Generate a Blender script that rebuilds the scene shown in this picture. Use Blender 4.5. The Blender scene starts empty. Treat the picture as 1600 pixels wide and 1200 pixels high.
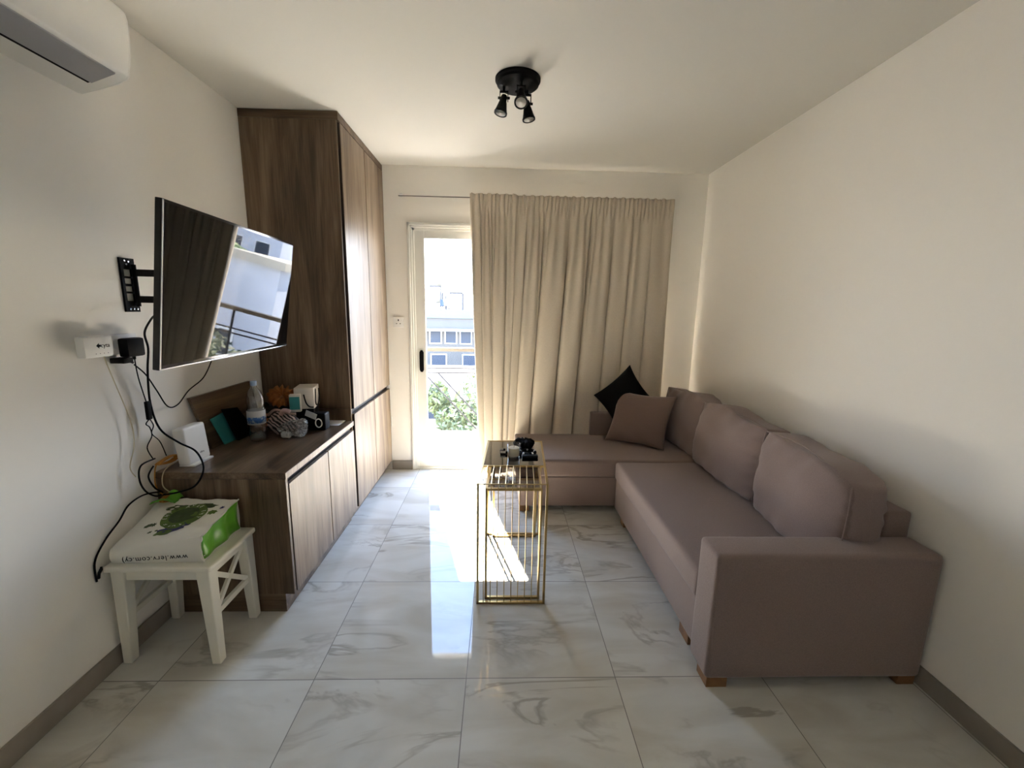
import bpy, bmesh, math, random
from mathutils import Vector, Matrix, noise
random.seed(7)
S = bpy.context.scene
COL = S.collection
PI = math.pi
# ------------------------------------------------------------------ dimensions (metres)
XL, XR, YB, YF, ZC = -0.823, 2.42, 2.197, -3.0, 2.575
XW, YW, YC = -0.245, 1.266, 0.374

# ------------------------------------------------------------------ materials
def new_mat(name):
    m = bpy.data.materials.new(name); m.use_nodes = True
    nt = m.node_tree; nt.nodes.clear()
    o = nt.nodes.new('ShaderNodeOutputMaterial')
    return m, nt, o
def N(nt, t, **k):
    n = nt.nodes.new(t)
    for a, b in k.items():
        if a in n.inputs: n.inputs[a].default_value = b
        else: setattr(n, a, b)
    return n
def rgb(c): return (c[0], c[1], c[2], 1)
def mat(name, c, rough=.6, metal=0, bump=0, bscale=200, var=0, vscale=6, trans=0, spec=.5, ior=1.45, sheen=0, coat=0, alpha=1):
    m, nt, o = new_mat(name)
    b = N(nt, 'ShaderNodeBsdfPrincipled', **{'Base Color': rgb(c), 'Roughness': rough, 'Metallic': metal, 'Transmission Weight': trans,
          'Specular IOR Level': spec, 'IOR': ior, 'Sheen Weight': sheen, 'Coat Weight': coat, 'Alpha': alpha})
    nt.links.new(b.outputs[0], o.inputs[0])
    tc = N(nt, 'ShaderNodeTexCoord')
    if var:
        n = N(nt, 'ShaderNodeTexNoise', Scale=vscale, Detail=4.0)
        nt.links.new(tc.outputs['Object'], n.inputs['Vector'])
        r = N(nt, 'ShaderNodeValToRGB')
        r.color_ramp.elements[0].position = .3; r.color_ramp.elements[1].position = .7
        r.color_ramp.elements[0].color = rgb([x * (1 - var) for x in c]); r.color_ramp.elements[1].color = rgb([min(1, x * (1 + var)) for x in c])
        nt.links.new(n.outputs[0], r.inputs[0]); nt.links.new(r.outputs[0], b.inputs['Base Color'])
    if bump:
        n = N(nt, 'ShaderNodeTexNoise', Scale=bscale, Detail=2.0)
        nt.links.new(tc.outputs['Object'], n.inputs['Vector'])
        bp = N(nt, 'ShaderNodeBump', Strength=bump, Distance=.002)
        nt.links.new(n.outputs[0], bp.inputs['Height']); nt.links.new(bp.outputs[0], b.inputs['Normal'])
    return m
def wood_mat(name, axis, c0, c1, c2, rough=.42):
    m, nt, o = new_mat(name)
    b = N(nt, 'ShaderNodeBsdfPrincipled', Roughness=rough)
    nt.links.new(b.outputs[0], o.inputs[0])
    tc = N(nt, 'ShaderNodeTexCoord'); oi = N(nt, 'ShaderNodeObjectInfo')
    add = N(nt, 'ShaderNodeVectorMath', operation='MULTIPLY_ADD'); add.inputs[1].default_value = (9, 13, 7)
    cmb = N(nt, 'ShaderNodeCombineXYZ')
    for i in range(3): nt.links.new(oi.outputs['Random'], cmb.inputs[i])
    nt.links.new(cmb.outputs[0], add.inputs[0]); nt.links.new(tc.outputs['Object'], add.inputs[2])
    sc = [9, 9, 9]; sc['XYZ'.index(axis)] = .9
    mp = N(nt, 'ShaderNodeMapping'); mp.inputs['Scale'].default_value = sc
    nt.links.new(add.outputs[0], mp.inputs[0])
    n1 = N(nt, 'ShaderNodeTexNoise', Scale=1.3, Detail=5.0, Roughness=.6, Distortion=.6)
    nt.links.new(mp.outputs[0], n1.inputs['Vector'])
    sc2 = [110, 110, 110]; sc2['XYZ'.index(axis)] = 4
    mp2 = N(nt, 'ShaderNodeMapping'); mp2.inputs['Scale'].default_value = sc2
    nt.links.new(add.outputs[0], mp2.inputs[0])
    n2 = N(nt, 'ShaderNodeTexNoise', Scale=1.0, Detail=3.0); nt.links.new(mp2.outputs[0], n2.inputs['Vector'])
    r = N(nt, 'ShaderNodeValToRGB'); e = r.color_ramp.elements
    e[0].position = .32; e[0].color = rgb(c0); e[1].position = .72; e[1].color = rgb(c2)
    k = e.new(.5); k.color = rgb(c1)
    mx = N(nt, 'ShaderNodeMath', operation='MULTIPLY_ADD'); mx.inputs[1].default_value = .35
    sb = N(nt, 'ShaderNodeMath', operation='SUBTRACT'); sb.inputs[1].default_value = .5
    nt.links.new(n2.outputs[0], sb.inputs[0]); nt.links.new(sb.outputs[0], mx.inputs[0]); nt.links.new(n1.outputs[0], mx.inputs[2])
    nt.links.new(mx.outputs[0], r.inputs[0]); nt.links.new(r.outputs[0], b.inputs['Base Color'])
    bp = N(nt, 'ShaderNodeBump', Strength=.15, Distance=.001)
    nt.links.new(n2.outputs[0], bp.inputs['Height']); nt.links.new(bp.outputs[0], b.inputs['Normal'])
    return m
def math_node(nt, op, a, b=None, c=None):
    n = nt.nodes.new('ShaderNodeMath'); n.operation = op
    for i, v in enumerate((a, b, c)):
        if v is None: continue
        if isinstance(v, (int, float)): n.inputs[i].default_value = v
        else: nt.links.new(v, n.inputs[i])
    return n.outputs[0]
def floor_mat():
    m, nt, o = new_mat('polished_marble_tile')
    b = N(nt, 'ShaderNodeBsdfPrincipled', Roughness=.07)
    b.inputs['Specular IOR Level'].default_value = .38
    nt.links.new(b.outputs[0], o.inputs[0])
    tc = N(nt, 'ShaderNodeTexCoord'); g = N(nt, 'ShaderNodeNewGeometry')
    sx = N(nt, 'ShaderNodeSeparateXYZ'); nt.links.new(g.outputs['Position'], sx.inputs[0])
    tx = math_node(nt, 'DIVIDE', sx.outputs[0], .6); ty = math_node(nt, 'DIVIDE', sx.outputs[1], .6)
    ix = math_node(nt, 'FLOOR', tx); iy = math_node(nt, 'FLOOR', ty)
    cm = N(nt, 'ShaderNodeCombineXYZ'); nt.links.new(ix, cm.inputs[0]); nt.links.new(iy, cm.inputs[1])
    wn = N(nt, 'ShaderNodeTexWhiteNoise'); wn.noise_dimensions = '3D'; nt.links.new(cm.outputs[0], wn.inputs['Vector'])
    off = N(nt, 'ShaderNodeVectorMath', operation='MULTIPLY_ADD'); off.inputs[1].default_value = (5, 5, 5)
    nt.links.new(wn.outputs['Color'], off.inputs[0]); nt.links.new(g.outputs['Position'], off.inputs[2])
    mp = N(nt, 'ShaderNodeMapping'); mp.inputs['Rotation'].default_value = (0, 0, math.radians(-32)); mp.inputs['Scale'].default_value = (1.0, 3.0, 1)
    nt.links.new(off.outputs[0], mp.inputs[0])
    cloud = N(nt, 'ShaderNodeTexNoise', Scale=1.7, Detail=4.0, Distortion=1.0); nt.links.new(mp.outputs[0], cloud.inputs['Vector'])
    r = N(nt, 'ShaderNodeValToRGB'); e = r.color_ramp.elements
    e[0].position = .3; e[0].color = (.51, .49, .43, 1); e[1].position = .62; e[1].color = (.64, .64, .60, 1)
    nt.links.new(cloud.outputs[0], r.inputs[0])
    vn = N(nt, 'ShaderNodeTexNoise', Scale=1.1, Detail=5.0, Roughness=.55, Distortion=1.2); nt.links.new(mp.outputs[0], vn.inputs['Vector'])
    d = math_node(nt, 'ABSOLUTE', math_node(nt, 'SUBTRACT', vn.outputs[0], .5))
    v = math_node(nt, 'SUBTRACT', 1, math_node(nt, 'MULTIPLY', d, 32)); v = math_node(nt, 'MAXIMUM', v, 0)
    fade = N(nt, 'ShaderNodeTexNoise', Scale=2.2, Detail=1.0); nt.links.new(off.outputs[0], fade.inputs['Vector'])
    f2 = math_node(nt, 'MULTIPLY', math_node(nt, 'MAXIMUM', math_node(nt, 'SUBTRACT', fade.outputs[0], .40), 0), 3.0)
    v = math_node(nt, 'MINIMUM', math_node(nt, 'MULTIPLY', v, f2), .6)
    m1 = N(nt, 'ShaderNodeMix', data_type='RGBA'); m1.inputs[7].default_value = (.25, .225, .185, 1)
    nt.links.new(v, m1.inputs[0]); nt.links.new(r.outputs[0], m1.inputs[6])
    fx = math_node(nt, 'FRACT', tx); fy = math_node(nt, 'FRACT', ty)
    def edge(f): return math_node(nt, 'MINIMUM', f, math_node(nt, 'SUBTRACT', 1, f))
    gr = math_node(nt, 'LESS_THAN', math_node(nt, 'MINIMUM', edge(fx), edge(fy)), .0028)
    m2 = N(nt, 'ShaderNodeMix', data_type='RGBA'); m2.inputs[7].default_value = (.20, .195, .18, 1)
    nt.links.new(gr, m2.inputs[0]); nt.links.new(m1.outputs[2], m2.inputs[6]); nt.links.new(m2.outputs[2], b.inputs['Base Color'])
    nt.links.new(math_node(nt, 'MULTIPLY_ADD', gr, .5, .025), b.inputs['Roughness'])
    wv = N(nt, 'ShaderNodeTexNoise', Scale=3.0, Detail=1.0); nt.links.new(g.outputs['Position'], wv.inputs['Vector'])
    bp = N(nt, 'ShaderNodeBump', Strength=.012, Distance=.004); nt.links.new(wv.outputs[0], bp.inputs['Height']); nt.links.new(bp.outputs[0], b.inputs['Normal'])
    return m
def glass_mat(name, tint=(1, 1, 1), k=1.0, ior=1.45, rough=.0):
    m, nt, o = new_mat(name)
    t = N(nt, 'ShaderNodeBsdfTransparent', Color=rgb(tint)); g = N(nt, 'ShaderNodeBsdfGlossy', Roughness=rough)
    gm = N(nt, 'ShaderNodeNewGeometry'); dt = N(nt, 'ShaderNodeVectorMath', operation='DOT_PRODUCT'); mx = N(nt, 'ShaderNodeMixShader')
    nt.links.new(gm.outputs['Incoming'], dt.inputs[0]); nt.links.new(gm.outputs['Normal'], dt.inputs[1])
    f0 = ((ior - 1) / (ior + 1)) ** 2
    c_ = math_node(nt, 'SUBTRACT', 1, math_node(nt, 'ABSOLUTE', dt.outputs['Value']))
    f = math_node(nt, 'MULTIPLY_ADD', math_node(nt, 'POWER', c_, 5), 1 - f0, f0)
    nt.links.new(math_node(nt, 'MINIMUM', math_node(nt, 'MULTIPLY', f, k), 1.0), mx.inputs[0])
    nt.links.new(t.outputs[0], mx.inputs[1]); nt.links.new(g.outputs[0], mx.inputs[2]); nt.links.new(mx.outputs[0], o.inputs[0])
    return m
def pattern_mat(name, c0, c1, kind, scale, thr=.5, rough=.6, dist=3):
    m, nt, o = new_mat(name)
    b = N(nt, 'ShaderNodeBsdfPrincipled', Roughness=rough); nt.links.new(b.outputs[0], o.inputs[0])
    tc = N(nt, 'ShaderNodeTexCoord')
    if kind == 'wave':
        t = N(nt, 'ShaderNodeTexWave', Scale=scale, Distortion=dist, Detail=2.0); t.bands_direction = 'DIAGONAL'
    else: t = N(nt, 'ShaderNodeTexNoise', Scale=scale, Detail=3.0)
    nt.links.new(tc.outputs['Object'], t.inputs['Vector'])
    r = N(nt, 'ShaderNodeValToRGB'); e = r.color_ramp.elements
    e[0].position = thr - .04; e[0].color = rgb(c0); e[1].position = thr + .04; e[1].color = rgb(c1)
    nt.links.new(t.outputs['Fac' if kind == 'wave' else 0], r.inputs[0]); nt.links.new(r.outputs[0], b.inputs['Base Color'])
    return m

M = {}
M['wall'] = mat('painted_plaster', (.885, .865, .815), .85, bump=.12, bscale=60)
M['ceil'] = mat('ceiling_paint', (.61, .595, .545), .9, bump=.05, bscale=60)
M['floor'] = floor_mat()
M['base'] = mat('skirting_tile', (.30, .27, .23), .25, var=.15, vscale=5)
W0, W1, W2 = (.050, .029, .014), (.118, .074, .041), (.215, .150, .092)
M['woodZ'] = wood_mat('walnut_laminate_vertical', 'Z', W0, W1, W2)
M['woodY'] = wood_mat('walnut_laminate_lengthwise', 'Y', W0, W1, W2, .33)
M['woodX'] = wood_mat('walnut_laminate_crosswise', 'X', W0, W1, W2)
M['lit_wood'] = wood_mat('walnut_laminate_lit_front', 'Z', (.108, .070, .040), (.19, .137, .09), (.29, .222, .155), .45)  # same walnut, lighter: daylight on the front faces is put into the colour
M['recess'] = mat('dark_recess', (.02, .014, .012), .5)
M['edge'] = mat('pale_edge_band', (.42, .33, .25), .4)
M['sofa'] = mat('taupe_sofa_fabric', (.225, .165, .145), .95, bump=.5, bscale=420, var=.10, vscale=260, sheen=.25)
M['cushion'] = mat('taupe_cushion_fabric', (.230, .172, .157), .95, bump=.5, bscale=420, var=.08, vscale=260, sheen=.25)
M['pillow'] = mat('taupe_pillow_fabric', (.205, .140, .115), .95, bump=.5, bscale=420, var=.08, vscale=260, sheen=.2)
M['black_fabric'] = mat('black_fabric', (.006, .006, .006), .9, bump=.3, bscale=300, spec=.2)
M['legwood'] = mat('stained_wood_leg', (.22, .11, .045), .45, var=.25, vscale=30)
M['curtain'] = mat('beige_curtain_cloth', (.60, .525, .42), .8, bump=.25, bscale=500, var=.05, vscale=150, sheen=.15)
M['white_frame'] = mat('white_aluminium', (.70, .70, .66), .35)
M['glass'] = glass_mat('clear_pane')
M['black'] = mat('black_plastic', (.003, .003, .0035), .55, spec=.15)
M['black_metal'] = mat('black_painted_metal', (.004, .004, .004), .6, spec=.15)
M['screen'] = mat('glossy_tv_screen', (.002, .002, .002), .02, spec=.28, ior=1.45)
M['bezel'] = mat('glossy_black_bezel', (.008, .008, .008), .12)
M['chrome_line'] = mat('silver_edge', (.55, .55, .55), .2, metal=1)
M['gold'] = mat('brushed_gold', (.50, .36, .15), .32, metal=1)
M['smoke'] = glass_mat('smoked_glass', (.10, .115, .12), k=3.2, ior=1.5, rough=.02)
M['smoke_light'] = glass_mat('lightly_smoked_glass', (.42, .40, .38), k=2.0, ior=1.5, rough=.02)
M['candle_glass'] = glass_mat('candle_glass', (.985, .985, .98), k=2.0)
M['wax'] = mat('cream_wax', (.85, .76, .60), .5)
M['ac_white'] = mat('ac_white_plastic', (.86, .85, .80), .4)
M['ac_grey'] = mat('ac_grey_plastic', (.40, .40, .41), .5)
M['white_plastic'] = mat('white_plastic', (.80, .80, .79), .35)
M['stool'] = mat('cream_painted_wood', (.74, .72, .63), .4, bump=.05, bscale=40)
M['bag_white'] = mat('white_bag_plastic', (.76, .75, .69), .45, bump=.5, bscale=22)
M['bag_green'] = mat('green_bag_plastic', (.13, .42, .035), .3, bump=.5, bscale=30)
M['olive'] = mat('olive_print', (.085, .15, .02), .5, var=.3, vscale=25)
M['dark_olive'] = mat('dark_olive_print', (.03, .06, .012), .5, var=.3, vscale=40)
M['navy'] = mat('navy_print', (.02, .02, .10), .5)
M['teal'] = mat('teal_card', (.03, .22, .23), .5)
M['rust'] = mat('rust_orange_cloth', (.30, .105, .022), .8, bump=.3, bscale=200, var=.25, vscale=60)
M['orange_cable'] = mat('orange_cable', (.55, .25, .04), .5)
M['cream_cable'] = mat('cream_cable', (.55, .48, .33), .5)
M['pet'] = glass_mat('clear_bottle_plastic', (.80, .84, .85), k=4.0, ior=1.5, rough=.08)
M['film'] = glass_mat('clear_plastic_film', (.80, .80, .79), k=6.0, ior=1.5, rough=.2)
M['label'] = mat('white_label', (.48, .50, .51), .5)
M['label_blue'] = pattern_mat('blue_label', (.02, .10, .33), (.30, .40, .50), 'noise', 60, .54)
M['capblue'] = mat('pale_blue_cap', (.30, .42, .62), .35)
M['zebra'] = pattern_mat('zebra_cloth', (.015, .012, .012), (.48, .36, .33), 'wave', 22, .5, .7, 6)
M['paper'] = mat('white_paper', (.80, .82, .88), .6)
M['warm_white'] = mat('lamp_reflector', (.75, .73, .68), .25)
M['print_grey'] = mat('grey_print', (.25, .25, .26), .5)
M['card'] = mat('white_box_card', (.62, .58, .53), .55)
# outside
M['slab'] = mat('balcony_tile', (.62, .58, .52), .6)
M['ground'] = mat('street_ground', (.22, .21, .19), .9, var=.15, vscale=.6)
M['facade'] = mat('beige_facade', (.34, .31, .25), .9, var=.06, vscale=1)
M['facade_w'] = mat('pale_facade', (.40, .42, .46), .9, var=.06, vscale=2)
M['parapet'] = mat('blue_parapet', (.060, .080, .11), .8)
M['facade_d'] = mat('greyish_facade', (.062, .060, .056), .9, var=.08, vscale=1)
M['dark_pane'] = mat('window_pane_dark', (.025, .032, .045), .5, spec=.2)
M['rooftile'] = mat('bluish_roof_tiles', (.05, .062, .075), .8, var=.2, vscale=6)
M['tank'] = mat('white_tank', (.075, .066, .045), .6, var=.1, vscale=3)
M['frame_iron'] = mat('iron_frame', (.02, .02, .022), .7)
M['leaf'] = mat('light_green_leaf', (.075, .09, .035), .6, var=.5, vscale=2.5)
M['leaf_dark'] = mat('palm_leaf', (.12, .20, .06), .6, var=.3, vscale=2.5)
M['bark'] = mat('bark', (.16, .11, .07), .9)
M['rail'] = mat('grey_railing_paint', (.012, .011, .012), .6, spec=.2)
M['rail_top'] = mat('cream_handrail', (.040, .032, .021), .6, spec=.2)

# ------------------------------------------------------------------ mesh building
WLOC = {}
def wl(o): return WLOC.get(o.name, Vector((0, 0, 0))) if o else Vector((0, 0, 0))
class MB:
    def __init__(s): s.bm = bmesh.new(); s.mi = 0
    def face(s, vs):
        try:
            f = s.bm.faces.new(vs); f.material_index = s.mi; return f
        except ValueError: return None
    def quad(s, a, b, c, d):
        return s.face([s.bm.verts.new(p) for p in (a, b, c, d)])
    def box(s, x0, x1, y0, y1, z0, z1, mtx=None, bevel=0, seg=2):
        r = bmesh.ops.create_cube(s.bm, size=1)
        vs = r['verts']
        for v in vs:
            v.co = Vector(((x0 + x1) / 2 + v.co.x * (x1 - x0), (y0 + y1) / 2 + v.co.y * (y1 - y0), (z0 + z1) / 2 + v.co.z * (z1 - z0)))
        fs = list({f for v in vs for f in v.link_faces})
        for f in fs: f.material_index = s.mi
        if bevel:
            es = list({e for v in vs for e in v.link_edges})
            rr = bmesh.ops.bevel(s.bm, geom=es, offset=bevel, segments=seg, profile=.6, affect='EDGES')
            vs = list({v for f in rr['faces'] for v in f.verts} | {v for v in vs if v.is_valid})
            for f in {f for v in vs for f in v.link_faces}: f.material_index = s.mi
        if mtx:
            for v in vs: v.co = mtx @ v.co
        return s
    def prism(s, pts, mtx=None, depth=None, axis='Y', a=0, b=1):
        """extrude a 2-D outline (in the plane across axis) from a to b"""
        def P(p, t):
            q = {'Y': (p[0], t, p[1]), 'X': (t, p[0], p[1]), 'Z': (p[0], p[1], t)}[axis]
            q = Vector(q); return mtx @ q if mtx else q
        A = [s.bm.verts.new(P(p, a)) for p in pts]; B = [s.bm.verts.new(P(p, b)) for p in pts]
        s.face(A); s.face(B[::-1]); n = len(pts)
        for i in range(n): s.face([A[i], B[i], B[(i + 1) % n], A[(i + 1) % n]])
        return s
    def tube(s, pts, r, n=8, caps=True):
        pts = [Vector(p) for p in pts]; rings = []
        up = None
        for i, p in enumerate(pts):
            d = (pts[min(i + 1, len(pts) - 1)] - pts[max(i - 1, 0)])
            if d.length < 1e-9: d = Vector((0, 0, 1))
            d.normalize()
            if up is None:
                up = d.orthogonal().normalized()
            else:
                up = (up - d * up.dot(d))
                if up.length < 1e-6: up = d.orthogonal()
                up.normalize()
            w = d.cross(up)
            rr = r[i] if isinstance(r, (list, tuple)) else r
            rings.append([s.bm.verts.new(p + (up * math.cos(2 * PI * k / n) + w * math.sin(2 * PI * k / n)) * rr) for k in range(n)])
        for a, b in zip(rings, rings[1:]):
            for k in range(n): s.face([a[k], a[(k + 1) % n], b[(k + 1) % n], b[k]])
        if caps: s.face(rings[0][::-1]); s.face(rings[-1])
        return s
    def bar(s, a, b, w, h=None, upv=(0, 0, 1)):
        """rectangular bar from a to b"""
        a = Vector(a); b = Vector(b); h = h or w; d = (b - a).normalized(); u = Vector(upv)
        if abs(d.dot(u)) > .99: u = Vector((1, 0, 0))
        x = d.cross(u).normalized(); y = x.cross(d).normalized()
        q = [(-1, -1), (1, -1), (1, 1), (-1, 1)]
        A = [s.bm.verts.new(a + x * i * w / 2 + y * j * h / 2) for i, j in q]; B = [s.bm.verts.new(b + x * i * w / 2 + y * j * h / 2) for i, j in q]
        s.face(A[::-1]); s.face(B)
        for i in range(4): s.face([A[i], A[(i + 1) % 4], B[(i + 1) % 4], B[i]])
        return s
    def lathe(s, prof, c=(0, 0, 0), n=32, mtx=None):
        rings = []
        for r, z in prof:
            ring = []
            for k in range(n):
                p = Vector((r * math.cos(2 * PI * k / n), r * math.sin(2 * PI * k / n), z))
                p = (mtx @ p if mtx else p) + Vector(c); ring.append(s.bm.verts.new(p))
            rings.append(ring)
        for a, b in zip(rings, rings[1:]):
            for k in range(n): s.face([a[k], a[(k + 1) % n], b[(k + 1) % n], b[k]])
        s.face(rings[0][::-1]); s.face(rings[-1])
        return s
    def grid(s, fn, nu, nv):
        V = [[s.bm.verts.new(fn(i / nu, j / nv)) for i in range(nu + 1)] for j in range(nv + 1)]
        for j in range(nv):
            for i in range(nu): s.face([V[j][i], V[j][i + 1], V[j + 1][i + 1], V[j + 1][i]])
        return s
    def build(s, name, m, parent=None, smooth=False, loc=None, bevel=0, subsurf=0, solid=0, merge=True, sharp=None):
        bm = s.bm
        if merge: bmesh.ops.remove_doubles(bm, verts=bm.verts, dist=1e-5)
        bmesh.ops.recalc_face_normals(bm, faces=bm.faces)
        if parent is not None: base = wl(parent)
        elif loc is not None: base = Vector(loc)
        else:
            xs = [v.co for v in bm.verts]
            base = Vector(((min(v.x for v in xs) + max(v.x for v in xs)) / 2, (min(v.y for v in xs) + max(v.y for v in xs)) / 2, min(v.z for v in xs)))
        for v in bm.verts: v.co -= base
        me = bpy.data.meshes.new(name); bm.to_mesh(me); bm.free()
        ms = m if isinstance(m, (list, tuple)) else [m]
        for q in ms: me.materials.append(q)
        o = bpy.data.objects.new(name, me); COL.objects.link(o)
        if parent is not None: o.parent = parent
        else: o.location = base
        WLOC[o.name] = base.copy()
        if smooth:
            for p in me.polygons: p.use_smooth = True
            if sharp:
                try: me.set_sharp_from_angle(angle=math.radians(sharp))
                except Exception: pass
        if solid:
            q = o.modifiers.new('solid', 'SOLIDIFY'); q.thickness = solid; q.offset = 0
        if bevel:
            q = o.modifiers.new('bevel', 'BEVEL'); q.width = bevel; q.segments = 3; q.limit_method = 'ANGLE'
        if subsurf:
            q = o.modifiers.new('subd', 'SUBSURF'); q.levels = subsurf; q.render_levels = subsurf
        return o
def tag(o, label, cat, group=None, kind=None):
    if label: o['label'] = label
    if cat: o['category'] = cat
    if group: o['group'] = group
    if kind: o['kind'] = kind
    return o
def struct(o): o['kind'] = 'structure'; return o
def empty(name, loc, label, cat, group=None):
    o = bpy.data.objects.new(name, None); COL.objects.link(o); o.location = loc; o.empty_display_size = .1
    WLOC[o.name] = Vector(loc); return tag(o, label, cat, group)
def box(name, m, x0, x1, y0, y1, z0, z1, parent=None, bevel=0, mtx=None):
    return MB().box(x0, x1, y0, y1, z0, z1, mtx, bevel).build(name, m, parent, smooth=bool(bevel), sharp=40 if bevel else None)
def smooth_path(pts, k=6):
    pts = [Vector(p) for p in pts]; out = []
    for i in range(len(pts) - 1):
        p0 = pts[max(i - 1, 0)]; p1 = pts[i]; p2 = pts[i + 1]; p3 = pts[min(i + 2, len(pts) - 1)]
        for j in range(k):
            t = j / k
            out.append(.5 * ((2 * p1) + (p2 - p0) * t + (2 * p0 - 5 * p1 + 4 * p2 - p3) * t * t + (3 * p1 - p0 - 3 * p2 + p3) * t ** 3))
    out.append(pts[-1]); return out
def text_mesh(name, body, size, m, mtx, parent, extrude=.0004, align='CENTER', spacing=1.0):
    cu = bpy.data.curves.new(name, 'FONT'); cu.body = body; cu.size = size; cu.extrude = extrude; cu.align_x = align; cu.align_y = 'CENTER'; cu.space_character = spacing
    t = bpy.data.objects.new(name + '_tmp', cu); COL.objects.link(t)
    dg = bpy.context.evaluated_depsgraph_get()
    me = bpy.data.meshes.new_from_object(t.evaluated_get(dg))
    bpy.data.objects.remove(t)
    base = wl(parent)
    for v in me.vertices: v.co = (mtx @ v.co) - base
    me.materials.clear(); me.materials.append(m)
    o = bpy.data.objects.new(name, me); COL.objects.link(o); o.parent = parent; WLOC[o.name] = base
    return o
def frame_mtx(origin, xdir, ydir):
    x = Vector(xdir).normalized(); y = Vector(ydir); y = (y - x * y.dot(x)).normalized(); z = x.cross(y)
    m = Matrix((x, y, z)).transposed().to_4x4(); m.translation = Vector(origin); return m

# ================================================================== ROOM SHELL
struct(box('floor', M['floor'], XL - .2, XR + .2, YF - .2, YB + .2, -.12, 0))
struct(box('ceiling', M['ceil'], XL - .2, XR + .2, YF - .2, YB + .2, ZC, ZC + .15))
struct(box('wall_left', M['wall'], XL - .2, XL, YF - .2, YB + .2, 0, ZC))
struct(box('wall_right', M['wall'], XR, XR + .2, YF - .2, YB + .2, 0, ZC))
struct(box('wall_front', M['wall'], XL, XR, YF - .2, YF, 0, ZC))
DX0, DX1, DZ = -.045, 1.86, 2.125
wb = MB().box(XL, DX0, YB, YB + .2, 0, ZC).box(DX1, XR, YB, YB + .2, 0, ZC).box(DX0, DX1, YB, YB + .2, DZ, ZC)
struct(wb.build('wall_back', M['wall'], merge=False))
HB = .082
def skirt(name, x0, x1, y0, y1):
    o = MB().box(x0, x1, y0, y1, 0, HB).build(name, M['base'], bevel=.0015); return struct(o)
skirt('baseboard_left', XL, XL + .010, YF, YC - .001)
skirt('baseboard_right', XR - .010, XR, YF, YB)
skirt('baseboard_back', XW + .001, DX0 - .018, YB - .012, YB)

# ---------------- sliding balcony door
door = MB()
fy0, fy1 = YB - .014, YB + .12
# outer stepped frame
def jamb(x0, x1, z0, z1, y0, y1): door.box(x0, x1, y0, y1, z0, z1)
jamb(DX0 - .016, DX0 + .004, 0, DZ + .018, YB - .014, YB + .01)
jamb(DX1 - .004, DX1 + .016, 0, DZ + .018, YB - .014, YB + .01)
jamb(DX0 - .016, DX1 + .016, DZ - .004, DZ + .018, YB - .014, YB + .01)
jamb(DX0, DX0 + .02, 0, DZ, YB - .004, YB + .12); jamb(DX1 - .02, DX1, 0, DZ, YB - .004, YB + .12); jamb(DX0, DX1, DZ - .02, DZ, YB - .004, YB + .12)
jamb(DX0 + .02, DX0 + .038, 0, DZ - .02, YB + .012, YB + .12); jamb(DX1 - .038, DX1 - .02, 0, DZ - .02, YB + .012, YB + .12)
jamb(DX0 + .02, DX1 - .02, DZ - .040, DZ - .02, YB + .012, YB + .12)
jamb(DX0, DX1, 0, .018, YB, YB + .12)
door = struct(door.build('door_1', M['white_frame'], merge=False, bevel=.002))
def sash(x0, x1, yc, z0=.018, z1=DZ - .036, w=.088, b=.062):
    s_ = MB()
    s_.box(x0, x0 + w, yc - .018, yc + .018, z0, z1).box(x1 - w, x1, yc - .018, yc + .018, z0, z1)
    s_.box(x0 + w, x1 - w, yc - .018, yc + .018, z0, z0 + b).box(x0 + w, x1 - w, yc - .018, yc + .018, z1 - b - .006, z1)
    o = s_.build('sash', M['white_frame'], door, merge=False, bevel=.003)
    g = MB().box(x0 + w - .004, x1 - w + .004, yc - .003, yc + .003, z0 + b - .004, z1 - b).build('glass_pane', M['glass'], o)
    return o
s1 = sash(-.012, .965, YB + .036)
s2 = sash(.90, 1.84, YB + .085)
h = MB()
h.prism([(.018, .915), (.028, .897), (.044, .897), (.054, .915), (.054, 1.07), (.044, 1.088), (.028, 1.088), (.018, 1.07)], axis='Y', a=YB + .004, b=YB + .019)
h = h.build('handle', M['black'], s1, bevel=.003); h['label'] = 'black recessed pull handle'

# ---------------- wall sockets on the back wall
def socket(name, x0, x1, z0, z1, label, pins=True):
    r = empty(name, ((x0 + x1) / 2, YB, z0), label, 'socket')
    box('faceplate', M['white_plastic'], x0, x1, YB - .010, YB, z0, z1, r, bevel=.002)
    if pins:
        cx, cz = (x0 + x1) / 2, (z0 + z1) / 2
        p = MB().box(cx - .004, cx + .004, YB - .0112, YB - .0095, cz + .010, cz + .026).box(cx - .020, cx - .011, YB - .0112, YB - .0095, cz - .014, cz - .008).box(cx + .011, cx + .020, YB - .0112, YB - .0095, cz - .014, cz - .008)
        p.build('pin_holes', M['black'], r, merge=False)
        box('rocker_switch', M['white_plastic'], cx + .024, cx + .034, YB - .0135, YB - .0095, cz + .012, cz + .030, r, bevel=.001)
    return r
socket('wall_socket', -.195, -.108, 1.283, 1.369, 'white three-pin wall socket between the wardrobe and the balcony door')
socket('aerial_socket', -.242, -.236, .405, .49, 'small white socket edge low on the back wall right beside the wardrobe', False)

# ---------------- curtain rail
r = empty('curtain_rail', (.9, YB, 2.335), 'thin white curtain rail over the balcony door', 'curtain rail')
MB().box(-.118, 2.13, YB - .028, YB - .020, 2.337, 2.343).build('track', mat('curtain_rail_metal', (.16, .15, .14), .4), r)
for x in (-.10, 1.0, 2.10):
    MB().box(x - .012, x + .012, YB - .031, YB, 2.3455, 2.350).box(x - .012, x + .012, YB - .004, YB, 2.335, 2.366).build('bracket', M['white_plastic'], r, merge=False, bevel=.001)

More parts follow.
